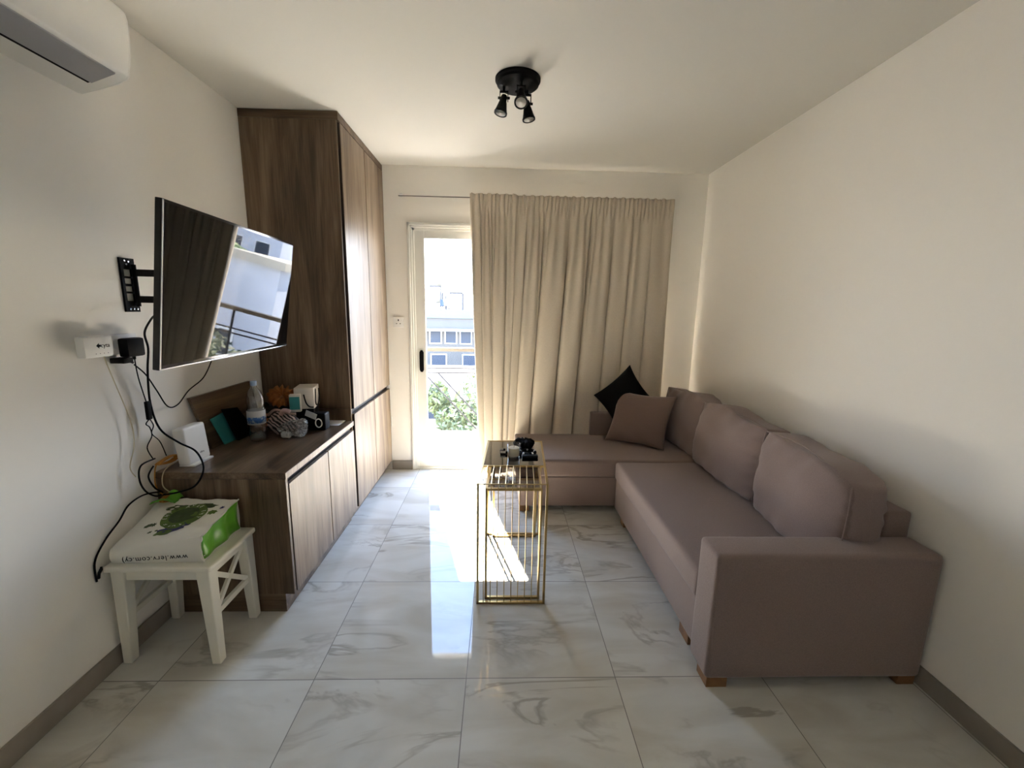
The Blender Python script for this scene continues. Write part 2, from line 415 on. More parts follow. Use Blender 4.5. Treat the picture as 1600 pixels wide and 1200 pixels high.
# ---------------- curtains
def sst(a, b, x):
    t = max(0, min(1, (x - a) / (b - a))); return t * t * (3 - 2 * t)
ZT = 2.352
def curtain(name, label, xt0, xt1, xb0, xb1, ytop, zb, pw, grooves, amps, seed, dyn, nu=420, nv=80):
    """one hanging panel: grooves = positions of the deep folds across the width (0..1)"""
    def seg(u):
        for k in range(len(grooves) - 1):
            if u <= grooves[k + 1] or k == len(grooves) - 2:
                return k, (u - grooves[k]) / (grooves[k + 1] - grooves[k])
    def fn(u, v):
        z = ZT - v * (ZT - zb)
        xa = xt0 + (xt1 - xt0) * u; xb = xb0 + (xb1 - xb0) * (u ** pw)
        x = xa + (xb - xa) * (v ** 1.15)
        k, f = seg(u); f = max(0, min(1, f))
        A = amps[k] + (amps[min(k + 1, len(amps) - 1)] - amps[k]) * sst(.6, 1, f) * .5
        rdg = abs(math.sin(PI * f)) ** .45
        y = A * (1 - 2 * rdg) * sst(.02, .30, v) * (.8 + .3 * v)
        # smaller folds running out of the gathered heading
        n2 = 2 if amps[k] > .03 else 1
        y += .0125 * math.sin(2 * PI * (n2 * (k + f) * 1.5 + .35 * math.sin(3.1 * (k + f)) + seed)) * sst(.02, .08, v) * (1 - sst(.12, .55 + .15 * math.sin(k * 2.3), v))
        y += .004 * math.sin(2 * PI * (k + f) * 1.3 + 2 * v) * sst(.3, .8, v)
        hd = 1 - sst(.03, .09, v)
        W = xt1 - xt0
        y += .0085 * math.sin(2 * PI * 30 * W * u + 1.3 * math.sin(23 * u)) * hd
        z += .004 * math.sin(2 * PI * 15 * W * u) * (1 - sst(.0, .02, v))
        x += .004 * math.sin(2 * PI * 30 * W * u + 1) * hd
        x -= .45 * A * math.sin(2 * PI * f) * sst(.05, .4, v)
        y += .005 * noise.noise(Vector((x * 4, z * 1.2, seed)))
        return Vector((x, ytop + y, z))
    g = MB().grid(fn, nu, nv)
    o = g.build(name, M['curtain'], None, smooth=True, loc=((xt0 + xt1) / 2, ytop, zb), solid=.003)
    return tag(o, label, 'curtain', None)
YCU = YB - .062
curtain('curtain', 'narrow beige curtain panel gathered beside the open glass of the balcony door',
        .462, .845, .553, .795, YCU - .040, .02, 1.0, [0, .22, .47, .80, 1.0], [.026, .034, .036, .018], 1.3, 0, nu=180)
curtain('curtain', 'wide beige curtain panel hanging behind the chaise up to the right wall',
        .812, 2.122, .770, 2.150, YCU - .017, .06, 1.22, [0, .09, .20, .36, .49, .64, .75, .87, 1.0], [.030, .046, .055, .058, .034, .018, .016, .018], 4.2, 0)
# hooks/pleat tabs on the left panel
# ================================================================== WARDROBE + LOW CABINET
w = empty('wardrobe', ((XL + XW) / 2, (YW + YB) / 2, 0), 'tall dark wood fitted wardrobe reaching the ceiling in the corner', 'wardrobe')
g = .004
wx0 = XL + .002; wy1 = YB - .002; ztop = ZC - .003
c = MB().box(wx0, XW - .030, YW + .018, wy1, .09, ztop - .01)
c.build('carcass', M['recess'], w)
MB().box(wx0, XW - .014, YW, YW + .018, .79, ztop - .045).build('side_panel', M['woodZ'], w, bevel=.001)
MB().box(wx0, XW - .014, YW + .003, YW + .018, .09, .787).build('lower_side_panel', M['woodZ'], w, bevel=.001)
MB().box(wx0, XW - .002, YW - .002, wy1, ztop - .044, ztop).build('top_panel', M['woodX'], w, bevel=.001)
box('plinth', M['woodX'], wx0, XW - .055, YW + .005, wy1, 0, .09, w)
ymid = 1.735
dz_gap0, dz_gap1 = .748, .785
for i, (y0, y1) in enumerate(((YW + .026, ymid - .005), (ymid + .005, wy1 - .006))):
    for z0, z1 in ((dz_gap1, ztop - .050), (.088, dz_gap0)):
        d = MB().box(XW - .020, XW, y0, y1, z0, z1).build('door', M['lit_wood'], w, bevel=.0012)
        ed = MB().box(XW - .020, XW - .004, y0 - .0012, y0 - .0002, z0, z1).build('edge_band', M['recess'], d)
# low cabinet
lc = empty('low_cabinet', ((XL + XW) / 2, (YW + YC) / 2, 0), 'low dark wood cabinet under the television, with two pale-lit front doors', 'cabinet')
ZT0 = .708
MB().box(wx0, XW, YC, YW - .002, ZT0 - .030, ZT0).build('countertop', M['woodY'], lc, bevel=.001)
MB().box(XW - .0005, XW + .0008, YC, YW - .002, ZT0 - .030, ZT0 - .0005).build('front_edge', M['lit_wood'], lc)  # thin overlay giving the countertop edge the lit walnut tone
MB().box(wx0, XW - .002, YC, YC + .018, .098, ZT0 - .031).build('side_panel', M['woodZ'], lc, bevel=.001)
box('carcass', M['recess'], wx0, XW - .026, YC + .02, YW - .003, .098, ZT0 - .032, lc)
box('plinth', M['woodX'], wx0, XW - .048, YC + .006, YW - .003, 0, .096, lc)
ysp = .842
for y0, y1 in ((YC + .026, ysp - .005), (ysp + .005, YW - .010)):
    MB().box(XW - .019, XW, y0, y1, .098, ZT0 - .062).build('door', M['lit_wood'], lc, bevel=.0012)

# ================================================================== TELEVISION
tc = Vector((-.378, .405, 1.505)); yaw, tilt, TW = .060, .138, .935; TH = TW * .575
n0 = Vector((math.cos(yaw), math.sin(yaw), 0)); u = Vector((-math.sin(yaw), math.cos(yaw), 0))
upv = Vector((0, 0, 1)) * math.cos(tilt) + n0 * math.sin(tilt); nn = u.cross(upv)
TM = Matrix((u, upv, nn)).transposed().to_4x4(); TM.translation = tc   # x width, y up, z out of the screen
if nn.dot(n0) < 0: raise SystemExit('tv normal')
tv = empty('television', (tc.x - .03, tc.y, tc.z - TH / 2), 'black flat-screen television tilted on a wall bracket above the low cabinet', 'television')
MB().box(-TW / 2, TW / 2, -TH / 2, TH / 2, -.022, -.001, TM, bevel=.003).build('bezel', M['bezel'], tv, smooth=True, sharp=40)
MB().box(-TW / 2 + .010, TW / 2 - .008, -TH / 2 + .016, TH / 2 - .010, -.0012, .0008, TM).build('screen', M['screen'], tv)
MB().box(-TW / 2 + .06, TW / 2 - .06, -TH / 2 + .03, TH / 2 - .14, -.058, -.021, TM, bevel=.012).build('rear_housing', M['black'], tv, smooth=True, sharp=40)
MB().box(-TW / 2 + .001, -TW / 2 + .006, -TH / 2 + .003, TH / 2 - .003, -.001, .0012, TM).box(-TW / 2 + .004, TW / 2 - .004, -TH / 2 + .001, -TH / 2 + .005, -.001, .0012, TM).build('silver_trim', M['chrome_line'], tv, merge=False)
# bracket: wall plate with cut-outs, two arms
br = empty('tv_bracket', (XL, .378, 1.418), 'black metal swivel wall bracket holding the television', 'bracket')
p = MB(); y0, y1, zb, zt = .345, .412, 1.417, 1.634
bx0, bx1 = XL, XL + .008
p.box(bx0, bx1, y0, y0 + .012, zb, zt).box(bx0, bx1, y1 - .018, y1, zb, zt)
zs = [zb, zb + .045, zb + .075, zb + .083, zb + .104, zb + .114, zb + .136, zb + .144, zb + .172, zt]
for a, b in ((0, 1), (2, 3), (4, 5), (6, 7), (8, 9)): p.box(bx0, bx1, y0 + .012, y1 - .018, zs[a], zs[b])
p.build('wall_plate', M['black_metal'], br, merge=False)
for dy, dz in ((.018, .012), (.035, .012), (.052, .012), (.018, .205), (.036, .203), (.026, .19), (.054, .19)):
    MB().lathe([(.0045, 0), (.0045, .003), (.003, .004)], (bx1, y0 + dy, zb + dz), 10, Matrix.Rotation(PI / 2, 4, 'Y')).build('screw', M['chrome_line'], br)
for z0 in (1.455, 1.563):
    q = MB(); q.bar((bx1, .393, z0 + .014), (-.60, .425, z0 + .014), .012, .028); q.bar((-.60, .425, z0 + .014), (-.475, .43, z0 + .014), .012, .028)
    q.build('arm', M['black_metal'], br, merge=False)
q = MB().tube([(bx1 + .012, .393, 1.44), (bx1 + .012, .393, 1.61)], .008, 12); q.build('hinge_pin', M['black_metal'], br, smooth=True, sharp=40)
q = MB(); q.box(-.10, .10, -.10, .10, -.066, -.058, TM).build('mounting_plate', M['black_metal'], br)

# ================================================================== AIR CONDITIONER
ac = empty('air_conditioner', (XL, -.13, 2.2), 'white split air conditioner high on the left wall', 'air conditioner')
prof = [(XL, 2.198), (-.755, 2.215), (-.69, 2.234), (-.652, 2.250), (-.640, 2.262), (-.628, 2.32), (-.622, 2.39), (-.622, 2.44), (-.628, 2.468), (-.645, 2.484), (-.68, 2.490), (XL, 2.490)]
A0, A1 = -.60, .298
MB().prism(prof, axis='Y', a=A0, b=A1 - .01).build('body', M['ac_white'], ac, smooth=True, sharp=50, bevel=.004)
cap = [((x + .70) * .985 - .70 if x > XL + .01 else x, (z - 2.36) * .985 + 2.36) for x, z in prof]
MB().prism(cap, axis='Y', a=A1 - .012, b=A1).build('end_cap', M['ac_white'], ac, smooth=True, sharp=50, bevel=.004)
# lower vane and dark slot
def under(x):  # height of the underside
    for (xa, za), (xb, zb_) in zip(prof, prof[1:4] + [(-.640, 2.262)]):
        if xa <= x <= xb: return za + (zb_ - za) * (x - xa) / (xb - xa)
    return 2.262
v_ = MB(); v_.prism([(-.735, under(-.735) - .006), (-.648, 2.2515 - .005), (-.648, 2.2515 + .0), (-.735, under(-.735) + .001)], axis='Y', a=A0 + .03, b=A1 - .055)
v_.build('air_vane', M['ac_grey'], ac, bevel=.001)
MB().prism([(-.748, under(-.748) - .0012), (-.738, under(-.738) - .0012), (-.738, under(-.738) + .004), (-.748, under(-.748) + .004)], axis='Y', a=A0 + .03, b=A1 - .055).build('slot', M['black'], ac)

# ================================================================== CEILING SPOTLIGHT
cl = empty('ceiling_spotlight', (.79, .86, ZC - .05), 'round black ceiling lamp with three small tilted spot heads', 'ceiling light')
MB().lathe([(.112, 0), (.112, -.010), (.104, -.016), (.104, -.026), (.096, -.032), (.090, -.034), (.03, -.040), (.001, -.040)], (.79, .86, ZC), 48).build('ceiling_plate', M['black_metal'], cl, smooth=True, sharp=35)
def head(px, py, aim, yoff=0, drop=.05):
    a = Vector((px, py, ZC - .036)); d = Vector(aim).normalized()
    top = a + Vector((0, 0, -drop))
    st = MB().tube([a + Vector((0, 0, .004)), a + Vector((0, 0, -.022))], .007, 10)
    st.box(px - .020, px + .020, py - .006, py + .006, a.z - .026, a.z - .020)
    for sx in (-1, 1): st.box(px + sx * .020 - .002, px + sx * .020 + .002, py - .007, py + .007, a.z - .066, a.z - .020)
    b = st.build('yoke', M['black_metal'], cl, merge=False)
    R = Vector((0, 0, -1)).rotation_difference(d).to_matrix().to_4x4()
    hd = MB().lathe([(.001, .014), (.013, .012), (.016, .004), (.016, -.014), (.020, -.024), (.026, -.05), (.031, -.068), (.033, -.070), (.033, -.077), (.027, -.077), (.025, -.070), (.001, -.066)], top, 28, R).build('spot_head', M['black_metal'], cl, smooth=True, sharp=35)
    kn = MB(); X = Vector((1, 0, 0))
    kn.tube([top - X * .030, top + X * .030], .006, 10).build('pivot_knob', M['black_metal'], hd, smooth=True, sharp=40)
    MB().lathe([(.0255, -.0755), (.020, -.0735), (.008, -.0715), (.001, -.071)], top, 24, R).build('bulb', M['warm_white'], hd, smooth=True)
head(.722, .86, (-.22, -.10, -1)); head(.805, .80, (-.02, -.62, -1), drop=.048); head(.838, .885, (.16, -.05, -1), drop=.062)

# ================================================================== CORNER SOFA
so = empty('corner_sofa', (1.75, .95, 0), 'large taupe fabric corner sofa with a chaise under the curtained window', 'sofa')
SX = 1.555; RX = XR - .012
def soft(name, x0, x1, y0, y1, z0, z1, bev, m=None, parent=so, seg=4):
    return MB().box(x0, x1, y0, y1, z0, z1, None, bev, seg).build(name, m or M['sofa'], parent, smooth=True, sharp=60)
soft('seat_base', SX + .010, RX, .095, 1.372, .045, .272, .012)
soft('chaise_base', .868, RX, 1.392, 2.035, .045, .272, .012)
def seat_cushion(name, x0, x1, y0, y1, z0, z1, crown, drop_axis=None):
    b = MB(); nx, ny = 26, 26
    b.box(x0, x1, y0, y1, z0, z1, None, .028, 5)
    bmesh.ops.subdivide_edges(b.bm, edges=[e for e in b.bm.edges if e.calc_length() > .12], cuts=14, use_grid_fill=True)
    for v in b.bm.verts:
        if v.co.z > (z0 + z1) / 2:
            a = max(0, 1 - (2 * (v.co.x - x0) / (x1 - x0) - 1) ** 2); c_ = max(0, 1 - (2 * (v.co.y - y0) / (y1 - y0) - 1) ** 2)
            v.co.z += crown * (a * c_) ** .5 + .004 * noise.noise(Vector((v.co.x * 3, v.co.y * 3, 1)))
    return b.build(name, M['sofa'], so, smooth=True, sharp=70)
seat_cushion('seat_cushion', SX - .006, 2.29, .100, 1.366, .272, .400, .006)
seat_cushion('chaise_cushion', .852, 2.29, 1.380, 2.036, .272, .398, .006)
soft('armrest', SX - .018, RX - .002, -.056, .092, .040, .572, .022)
soft('side_backrest', 2.295, RX, .094, 2.04, .272, .672, .016)
soft('end_backrest', 1.50, 2.29, 1.985, 2.044, .392, .600, .014)
for (x, y, x2, y2) in ((SX - .008, -.050, SX + .075, .030), (SX + .012, .16, SX + .075, .25), (SX + .02, 1.17, SX + .07, 1.24), (.878, 1.402, .945, 1.47), (.878, 1.96, .945, 2.03), (RX - .08, -.045, RX - .01, .03), (1.6, 1.96, 1.67, 2.03)):
    MB().box(x, x2, y, y2, 0, .046).build('leg', M['legwood'], so, bevel=.002)

# ---------------- loose cushions
def box_cushion(name, label, y0, y1, z0, h, xb, t, lean, yawd, seed, group='back cushions on the corner sofa', bulge=.05, gus=True, drop=0):
    """thick back cushion; local x = thickness (front is -x), y = width, z = height"""
    W = y1 - y0; n = 26; bmx = bmesh.new()
    bmesh.ops.create_cube(bmx, size=2)
    bmesh.ops.subdivide_edges(bmx, edges=bmx.edges[:], cuts=n, use_grid_fill=True)
    Mx = Matrix.Translation(Vector((xb, (y0 + y1) / 2, z0))) @ Matrix.Rotation(math.radians(yawd), 4, 'Z') @ Matrix.Rotation(math.radians(lean), 4, 'Y')
    for v in bmx.verts:
        a, b, c_ = v.co.y, v.co.z, v.co.x
        fb = max(0, (1 - a ** 2)) ** .55 * max(0, (1 - b ** 2)) ** .55
        th = t / 2 * (c_ * (.80 + .1 * (1 - abs(a) ** 6)) ) + c_ * abs(c_) * bulge * fb
        ew = 1 - .035 * (1 - b * b) * 0 + .012 * (1 - c_ * c_)
        y = W / 2 * a * (1 - .030 * abs(b) ** 3 + .02 * (1 - b * b)) * ew
        z = h / 2 * b * (1 - .05 * abs(a) ** 3 + .03 * (1 - a * a)) + h / 2
        # sag of the top edge and creases running in from the ends
        z *= 1 - drop * max(0, -a) ** 1.2
        z -= .020 * max(0, b) * (1 - a * a) * math.sin(3 * a + seed)
        nz = noise.noise(Vector((a * 1.6 + seed, b * 1.8, c_ + seed)))
        w_ = abs(a) ** 3
        cr = -abs(math.sin(b * 8.5 + 1.5 * a + seed * 2 + 2 * nz)) ** .5 * abs(a) ** 4 * .016 * (1 if a < 0 else .5) + math.sin(a * 15 + b * 7 + seed) * abs(b) ** 3 * .005
        th += c_ * (cr + .014 * nz)
        y += .006 * noise.noise(Vector((b * 2, c_, seed + 5)))
        p_ = Vector((th, y, z))
        if z < .03: p_.z = max(p_.z, .004)
        v.co = p_
    for v in bmx.verts: v.co = Mx @ v.co
    b_ = MB(); b_.bm.free(); b_.bm = bmx
    lo = min(v.co.z for v in bmx.verts)
    for v in bmx.verts: v.co.z += z0 - lo
    r_ = empty(name, (xb, (y0 + y1) / 2, z0), label, 'cushion', group)
    o = b_.build('cover', M['cushion'], r_, smooth=True, subsurf=0)
    # piping along the front seam of the near gusset
    def P(c_, a, b):
        th = t / 2 * (c_ * .80); y = W / 2 * a * (1 - .030 * abs(b) ** 3 + .02 * (1 - b * b)); z = (h / 2 * b * (1 - .05 * abs(a) ** 3 + .03 * (1 - a * a)) + h / 2) * (1 - drop * max(0, -a) ** 1.2)
        q_ = Mx @ Vector((th, y, z)); q_.z += z0 - lo; return q_
    for c_ in (-1.0,):
        loop = [P(c_, -1, b) for b in [-1 + 2 * k / 10 for k in range(11)]] + [P(c_, a, 1) for a in [-1 + 2 * k / 12 for k in range(1, 13)]] + [P(c_, 1, b) for b in [1 - 2 * k / 10 for k in range(1, 11)]] + [P(c_, a, -1) for a in [1 - 2 * k / 12 for k in range(1, 12)]]
        loop.append(loop[0])
        MB().tube(loop, .0028, 6, False).build('piping', M['cushion'], r_, smooth=True)
    return r_
box_cushion('back_cushion', 'plump taupe back cushion nearest the armrest, its end gusset showing', .055, .672, .404, .44, 2.172, .19, 4, -3, 1.2, bulge=.045, drop=.11)
box_cushion('back_cushion', 'middle taupe back cushion leaning on the right wall between two others', .690, 1.375, .404, .435, 2.178, .18, 7, 2, 3.4, bulge=.04)
box_cushion('back_cushion', 'taupe back cushion in the far corner behind the square pillow', 1.385, 1.985, .404, .43, 2.185, .16, 6, 4, 6.1, bulge=.035)
def pillow(name, label, mat_, bl, br_, tl, t, seed, cat='pillow'):
    """square throw pillow spanned by three corners"""
    bl, br_, tl = Vector(bl), Vector(br_), Vector(tl)
    ux, uy = (br_ - bl) / 2, (tl - bl) / 2; c0 = bl + ux + uy; nz = ux.cross(uy).normalized()
    b = MB(); n = 30
    for sgn in (1, -1):
        V = []
        for j in range(n + 1):
            row = []
            for i in range(n + 1):
                a, q = -1 + 2 * i / n, -1 + 2 * j / n
                k = .10
                pa = a * (1 - k * (1 - q * q)); pq = q * (1 - k * (1 - a * a))
                th = t / 2 * ((1 - a * a) * (1 - q * q)) ** .5 * (1 - .6 * (a * q) ** 4)
                th += .006 * noise.noise(Vector((a * 2 + seed, q * 2, sgn))) * (1 - a ** 8) * (1 - q ** 8)
                th += .007 * math.sin(9 * a + 4 * q) * max(0, -q) ** 6 * (1 - a ** 8) * (1 - q ** 8) * 3
                row.append(b.bm.verts.new(c0 + ux * pa + uy * pq + nz * th * sgn))
            V.append(row)
        for j in range(n):
            for i in range(n):
                f = [V[j][i], V[j][i + 1], V[j + 1][i + 1], V[j + 1][i]]
                b.face(f if sgn > 0 else f[::-1])
    o = b.build(name, mat_, None, smooth=True)
    return tag(o, label, cat)
pillow('throw_pillow', 'square taupe throw pillow leaning on the chaise in front of the black one', M['pillow'], (1.585, 1.83, .408), (1.985, 1.59, .404), (1.70, 1.935, .812), .125, 2)
pillow('throw_pillow', 'black throw pillow tilted on its corner behind the square taupe pillow', M['black_fabric'], (1.72, 1.95, .475), (2.00, 1.93, .735), (1.50, 1.93, .765), .10, 5)

# ================================================================== NESTING TABLES
def nest(name, label, x0, x1, y0, y1, zt, tb, wires, ymid_, shear, glass_from, group, gm='smoke'):
    cx, cy = (x0 + x1) / 2, (y0 + y1) / 2
    r_ = empty(name, (cx, cy, 0), label, 'side table', group)
    def P(x, y, z): return Vector((x + shear * (y - y0), y, z))
    fr = MB(); hh = tb / 2
    def bar(a, b, w_=tb): fr.bar(a, b, w_)
    for y in (y0 + hh, y1 - hh):
        bar(P(x0 + hh, y, 0), P(x0 + hh, y, zt)); bar(P(x1 - hh, y, 0), P(x1 - hh, y, zt))
        bar(P(x0, y, hh), P(x1, y, hh))
        if wires and y < cy: bar(P(x0, y - hh + .002, zt - .002), P(x1, y - hh + .002, zt - .002), .004)
        else: bar(P(x0, y, zt - hh), P(x1, y, zt - hh))
    for x in (x0 + hh, x1 - hh): bar(P(x, y0, zt - hh), P(x, y1, zt - hh))
    if wires: bar(P(x0, ymid_, zt - hh), P(x1, ymid_, zt - hh), tb * .8)
    fr.build('frame', M['gold'], r_, merge=False)
    for k in range(wires):
        x = x0 + (x1 - x0) * (k + 1) / (wires + 1); rr = .0023
        MB().tube([P(x, y0 + rr, tb * .5), P(x, y0 + rr, zt - rr), P(x, ymid_, zt - rr)], rr, 6).build('wire', M['gold'], r_, smooth=True, sharp=50)
    gy0 = glass_from
    gl = MB(); za, zb_ = zt - .008, zt - .002
    a, b, c_, d = P(x0 + tb, gy0, za), P(x1 - tb, gy0, za), P(x1 - tb, y1 - tb, za), P(x0 + tb, y1 - tb, za)
    up_ = Vector((0, 0, zb_ - za))
    A = [gl.bm.verts.new(p_) for p_ in (a, b, c_, d)]; B = [gl.bm.verts.new(p_ + up_) for p_ in (a, b, c_, d)]
    gl.face(A[::-1]); gl.face(B)
    for i in range(4): gl.face([A[i], A[(i + 1) % 4], B[(i + 1) % 4], B[i]])
    gt = gl.build('glass_top', M[gm], r_); gt['label'] = 'smoked glass top'
    return r_
nest('side_table', 'taller gold wire side table with a smoked glass top, carrying a candle', .616, .958, .425, 1.085, .640, .011, 9, .665, .050, .668, 'gold nesting tables')
nest('side_table', 'smaller gold side table nested inside the taller wire one', .655, .934, .462, 1.060, .600, .012, 0, .6, .050, .475, 'gold nesting tables', 'smoke_light')

# things on the glass top
ZG = .6385
cd = empty('candle', (.803, .790, ZG), 'cream candle in a clear glass on the gold side table', 'candle')
MB().lathe([(.028, 0), (.032, .004), (.036, .070), (.0362, .080), (.0335, .080), (.0315, .012), (.001, .010)], (.803, .790, ZG), 32).build('glass_jar', M['candle_glass'], cd, smooth=True, sharp=40)
MB().lathe([(.030, .0125), (.0322, .055), (.030, .058), (.001, .057)], (.803, .790, ZG), 28).build('wax', M['wax'], cd, smooth=True, sharp=40)
MB().tube([(.803, .790, ZG + .056), (.804, .790, ZG + .066)], .001, 6).build('wick', M['black'], cd)
def crumple(name, m, label, cat, c_, R, r_, turns=9, seed=0, sq=1, n=90, k=14, group=None, tilt_=None):
    """scrunchie: torus with deep gathers"""
    b = MB(); rings = []
    Rm = tilt_ or Matrix.Identity(4)
    for i in range(n):
        th = 2 * PI * i / n
        g_ = 1 + .28 * math.sin(turns * th + seed) + .15 * math.sin(2.3 * turns * th + seed)
        ring = []
        for j in range(k):
            ph = 2 * PI * j / k
            rr = r_ * g_ * (1 + .12 * math.sin(3 * ph + turns * th))
            p_ = Vector(((R + rr * math.cos(ph)) * math.cos(th), (R + rr * math.cos(ph)) * math.sin(th) * sq, rr * math.sin(ph)))
            ring.append(b.bm.verts.new(Vector(c_) + Rm @ p_))
        rings.append(ring)
    for i in range(n):
        A, B = rings[i], rings[(i + 1) % n]
        for j in range(k): b.face([A[j], A[(j + 1) % k], B[(j + 1) % k], B[j]])
    return tag(b.build(name, m, None, smooth=True), label, cat, group)
crumple('hair_scrunchie', M['black_fabric'], 'black fabric scrunchie behind the candle on the gold side table', 'hair tie', (.868, .945, ZG + .030), .034, .022, 11, 1)
rc = empty('bracelet', (.885, .835, ZG), 'black beaded bracelet with silver studs lying right of the candle', 'bracelet')
bd = MB()
for i in range(20):
    th = 2 * PI * i / 20; p_ = Vector((.885 + .042 * math.cos(th), .845 + .036 * math.sin(th), ZG + .0105))
    q = MB() if i % 4 == 1 else bd
    q.lathe([(.001, -.0105), (.007, -.008), (.0102, 0), (.007, .008), (.001, .0105)], p_, 10)
    if i % 4 == 1: q.build('silver_bead', M['chrome_line'], rc, smooth=True)
bd.build('beads', M['black'], rc, smooth=True, merge=False)
tag(MB().box(-.045, .045, -.014, .014, 0, .016, Matrix.Translation(Vector((.893, .815 - .03, ZG))) @ Matrix.Rotation(.05, 4, 'Z'), .004).build('remote_control', M['black'], None, smooth=True, sharp=40), 'small flat black remote in front of the bracelet, right of the candle', 'remote')
lt = empty('lighter', (.742, .845, ZG), 'small silver and black lighter lying left of the candle', 'lighter')
MB().tube([(.728, .842, ZG + .009), (.758, .842, ZG + .009)], .009, 14).build('body', M['chrome_line'], lt, smooth=True, sharp=40)
MB().tube([(.756, .842, ZG + .009), (.768, .842, ZG + .009)], .0085, 12).build('cap', M['black'], lt, smooth=True, sharp=40)
kc = empty('key_fob', (.742, .893, ZG), 'tiny silver capped fob further back left of the candle', 'key fob')
MB().tube([(.726, .893, ZG + .008), (.745, .893, ZG + .008)], .008, 12).build('metal_end', M['chrome_line'], kc, smooth=True, sharp=40)
MB().tube([(.744, .893, ZG + .008), (.758, .893, ZG + .008)], .0075, 12).build('grip', M['black'], kc, smooth=True, sharp=40)

# ================================================================== STOOL
st = empty('stool', (-.605, .235, 0), 'cream painted wooden stool with crossed side braces by the left wall', 'stool')
MB().box(-.807, -.398, .060, .371, .424, .448, None, .010, 4).build('seat', M['stool'], st, smooth=True, sharp=50)
def taper(top, bot, wt, wb_, parent, name='leg'):
    b = MB(); q = [(-1, -1), (1, -1), (1, 1), (-1, 1)]
    A = [b.bm.verts.new((top[0] + i * wt / 2, top[1] + j * wt / 2, top[2])) for i, j in q]; B = [b.bm.verts.new((bot[0] + i * wb_ / 2, bot[1] + j * wb_ / 2, bot[2])) for i, j in q]
    b.face(A); b.face(B[::-1])
    for i in range(4): b.face([A[i], B[i], B[(i + 1) % 4], A[(i + 1) % 4]])
    return b.build(name, M['stool'], parent, bevel=.004)
LT = [(-.765, .100), (-.440, .100), (-.440, .345), (-.765, .345)]; LB = [(-.788, .100), (-.428, .094), (-.430, .352), (-.786, .352)]
for a, b in zip(LT, LB): taper((a[0], a[1], .424), (b[0], b[1], 0), .052, .036, st)
ap = MB().box(-.742, -.463, .086, .104, .378, .424).build('apron', M['stool'], st)
MB().box(-.742, -.463, .341, .359, .378, .424).build('apron', M['stool'], st)
for x, xx in ((-.440, -.434), (-.766, -.776)):
    b = MB().box(x - .009, x + .009, .12, .325, .378, .424).build('side_apron', M['stool'], st)
    q = MB()
    q.bar((xx, .118, .208), (xx, .330, .208), .016, .024)
    q.build('stretcher', M['stool'], st)
    q = MB(); q.bar((x, .115, .388), (xx, .328, .216), .012, .020); q.bar((xx, .118, .216), (x, .325, .388), .0125, .020)
    q.build('cross_brace', M['stool'], st, merge=False)

# ---------------- shopping bag on the stool
bag = empty('shopping_bag', (-.61, .225, .448), 'white and green printed plastic shopping bag lying flat on the cream stool', 'bag')
C = dict(fl=(-.788, .088, .505), fr=(-.447, .100, .548), br=(-.452, .345, .596), bl=(-.793, .362, .586))
def topz(x, y):
    u_ = (x + .79) / .34; v_ = (y - .09) / .26
    z = (.508 * (1 - u_) + .556 * u_) * (1 - v_) + (.586 * (1 - u_) + .596 * u_) * v_
    return z + .010 * math.sin(PI * min(1, max(0, u_))) * math.sin(PI * min(1, max(0, v_))) + .006 * noise.noise(Vector((x * 14, y * 14, 0))) + .003 * noise.noise(Vector((x * 40, y * 30, 2)))
b = MB(); nU, nV = 24, 20
def tp(u_, v_):
    x0_ = -.788 - .005 * v_; x1_ = -.447 - .005 * v_; y0_ = .088 + .012 * u_; y1_ = .362 - .017 * u_
    x = x0_ + (x1_ - x0_) * u_; y = y0_ + (y1_ - y0_) * v_; return x, y
b.grid(lambda u_, v_: Vector((*tp(u_, v_), topz(*tp(u_, v_)))), nU, nV)
def fold(x, s_): return x
b.grid(lambda u_, v_: Vector((tp(u_, 0)[0] + .004 * math.sin(u_ * 20) * v_, tp(u_, 0)[1] - .008 * math.sin(PI * v_), topz(*tp(u_, 0)) * (1 - v_) + .4488 * v_)), nU, 8)
b.grid(lambda u_, v_: Vector((tp(u_, 1)[0], tp(u_, 1)[1] + .006 * math.sin(PI * v_), topz(*tp(u_, 1)) * (1 - v_) + .4488 * v_)), nU, 8)
b.grid(lambda u_, v_: Vector((tp(0, u_)[0] - .006 * math.sin(PI * v_), tp(0, u_)[1], topz(*tp(0, u_)) * (1 - v_) + .4488 * v_)), nV, 8)
b.grid(lambda u_, v_: Vector((tp(1, u_)[0] - .010 * math.sin(PI * v_) + .004 * math.sin(14 * u_), tp(1, u_)[1], topz(*tp(1, u_)) * (1 - v_) + .4488 * v_)), nV, 8)
b.grid(lambda u_, v_: Vector((*tp(u_, v_), .4488)), nU, nV)
b.build('bag_body', M['bag_white'], bag, smooth=True, sharp=60)
# green gusset and white seam flanges
gp = lambda u_, v_: Vector((tp(1, u_)[0] - .010 * math.sin(PI * v_) + .004 * math.sin(14 * u_) + .0012 + .003 * noise.noise(Vector((u_ * 9, v_ * 4, 3))), tp(1, u_)[1], topz(*tp(1, u_)) * (1 - v_) + .4488 * v_))
MB().grid(lambda u_, v_: gp(.03 + .95 * u_, .04 + .90 * v_), 20, 8).build('side_gusset', M['bag_green'], bag, smooth=True, solid=.001)['label'] = 'bright green side gusset'
seam = [gp(0, k / 8) + Vector((.003 + .003 * math.sin(k * 1.7), -.002, 0)) for k in range(9)]
MB().tube(smooth_path(seam, 4), .0035, 6).build('seam', M['bag_white'], bag, smooth=True)
MB().tube([gp(k / 10, 0) + Vector((.002, 0, .001)) for k in range(11)], .0035, 6).build('seam', M['bag_white'], bag, smooth=True)
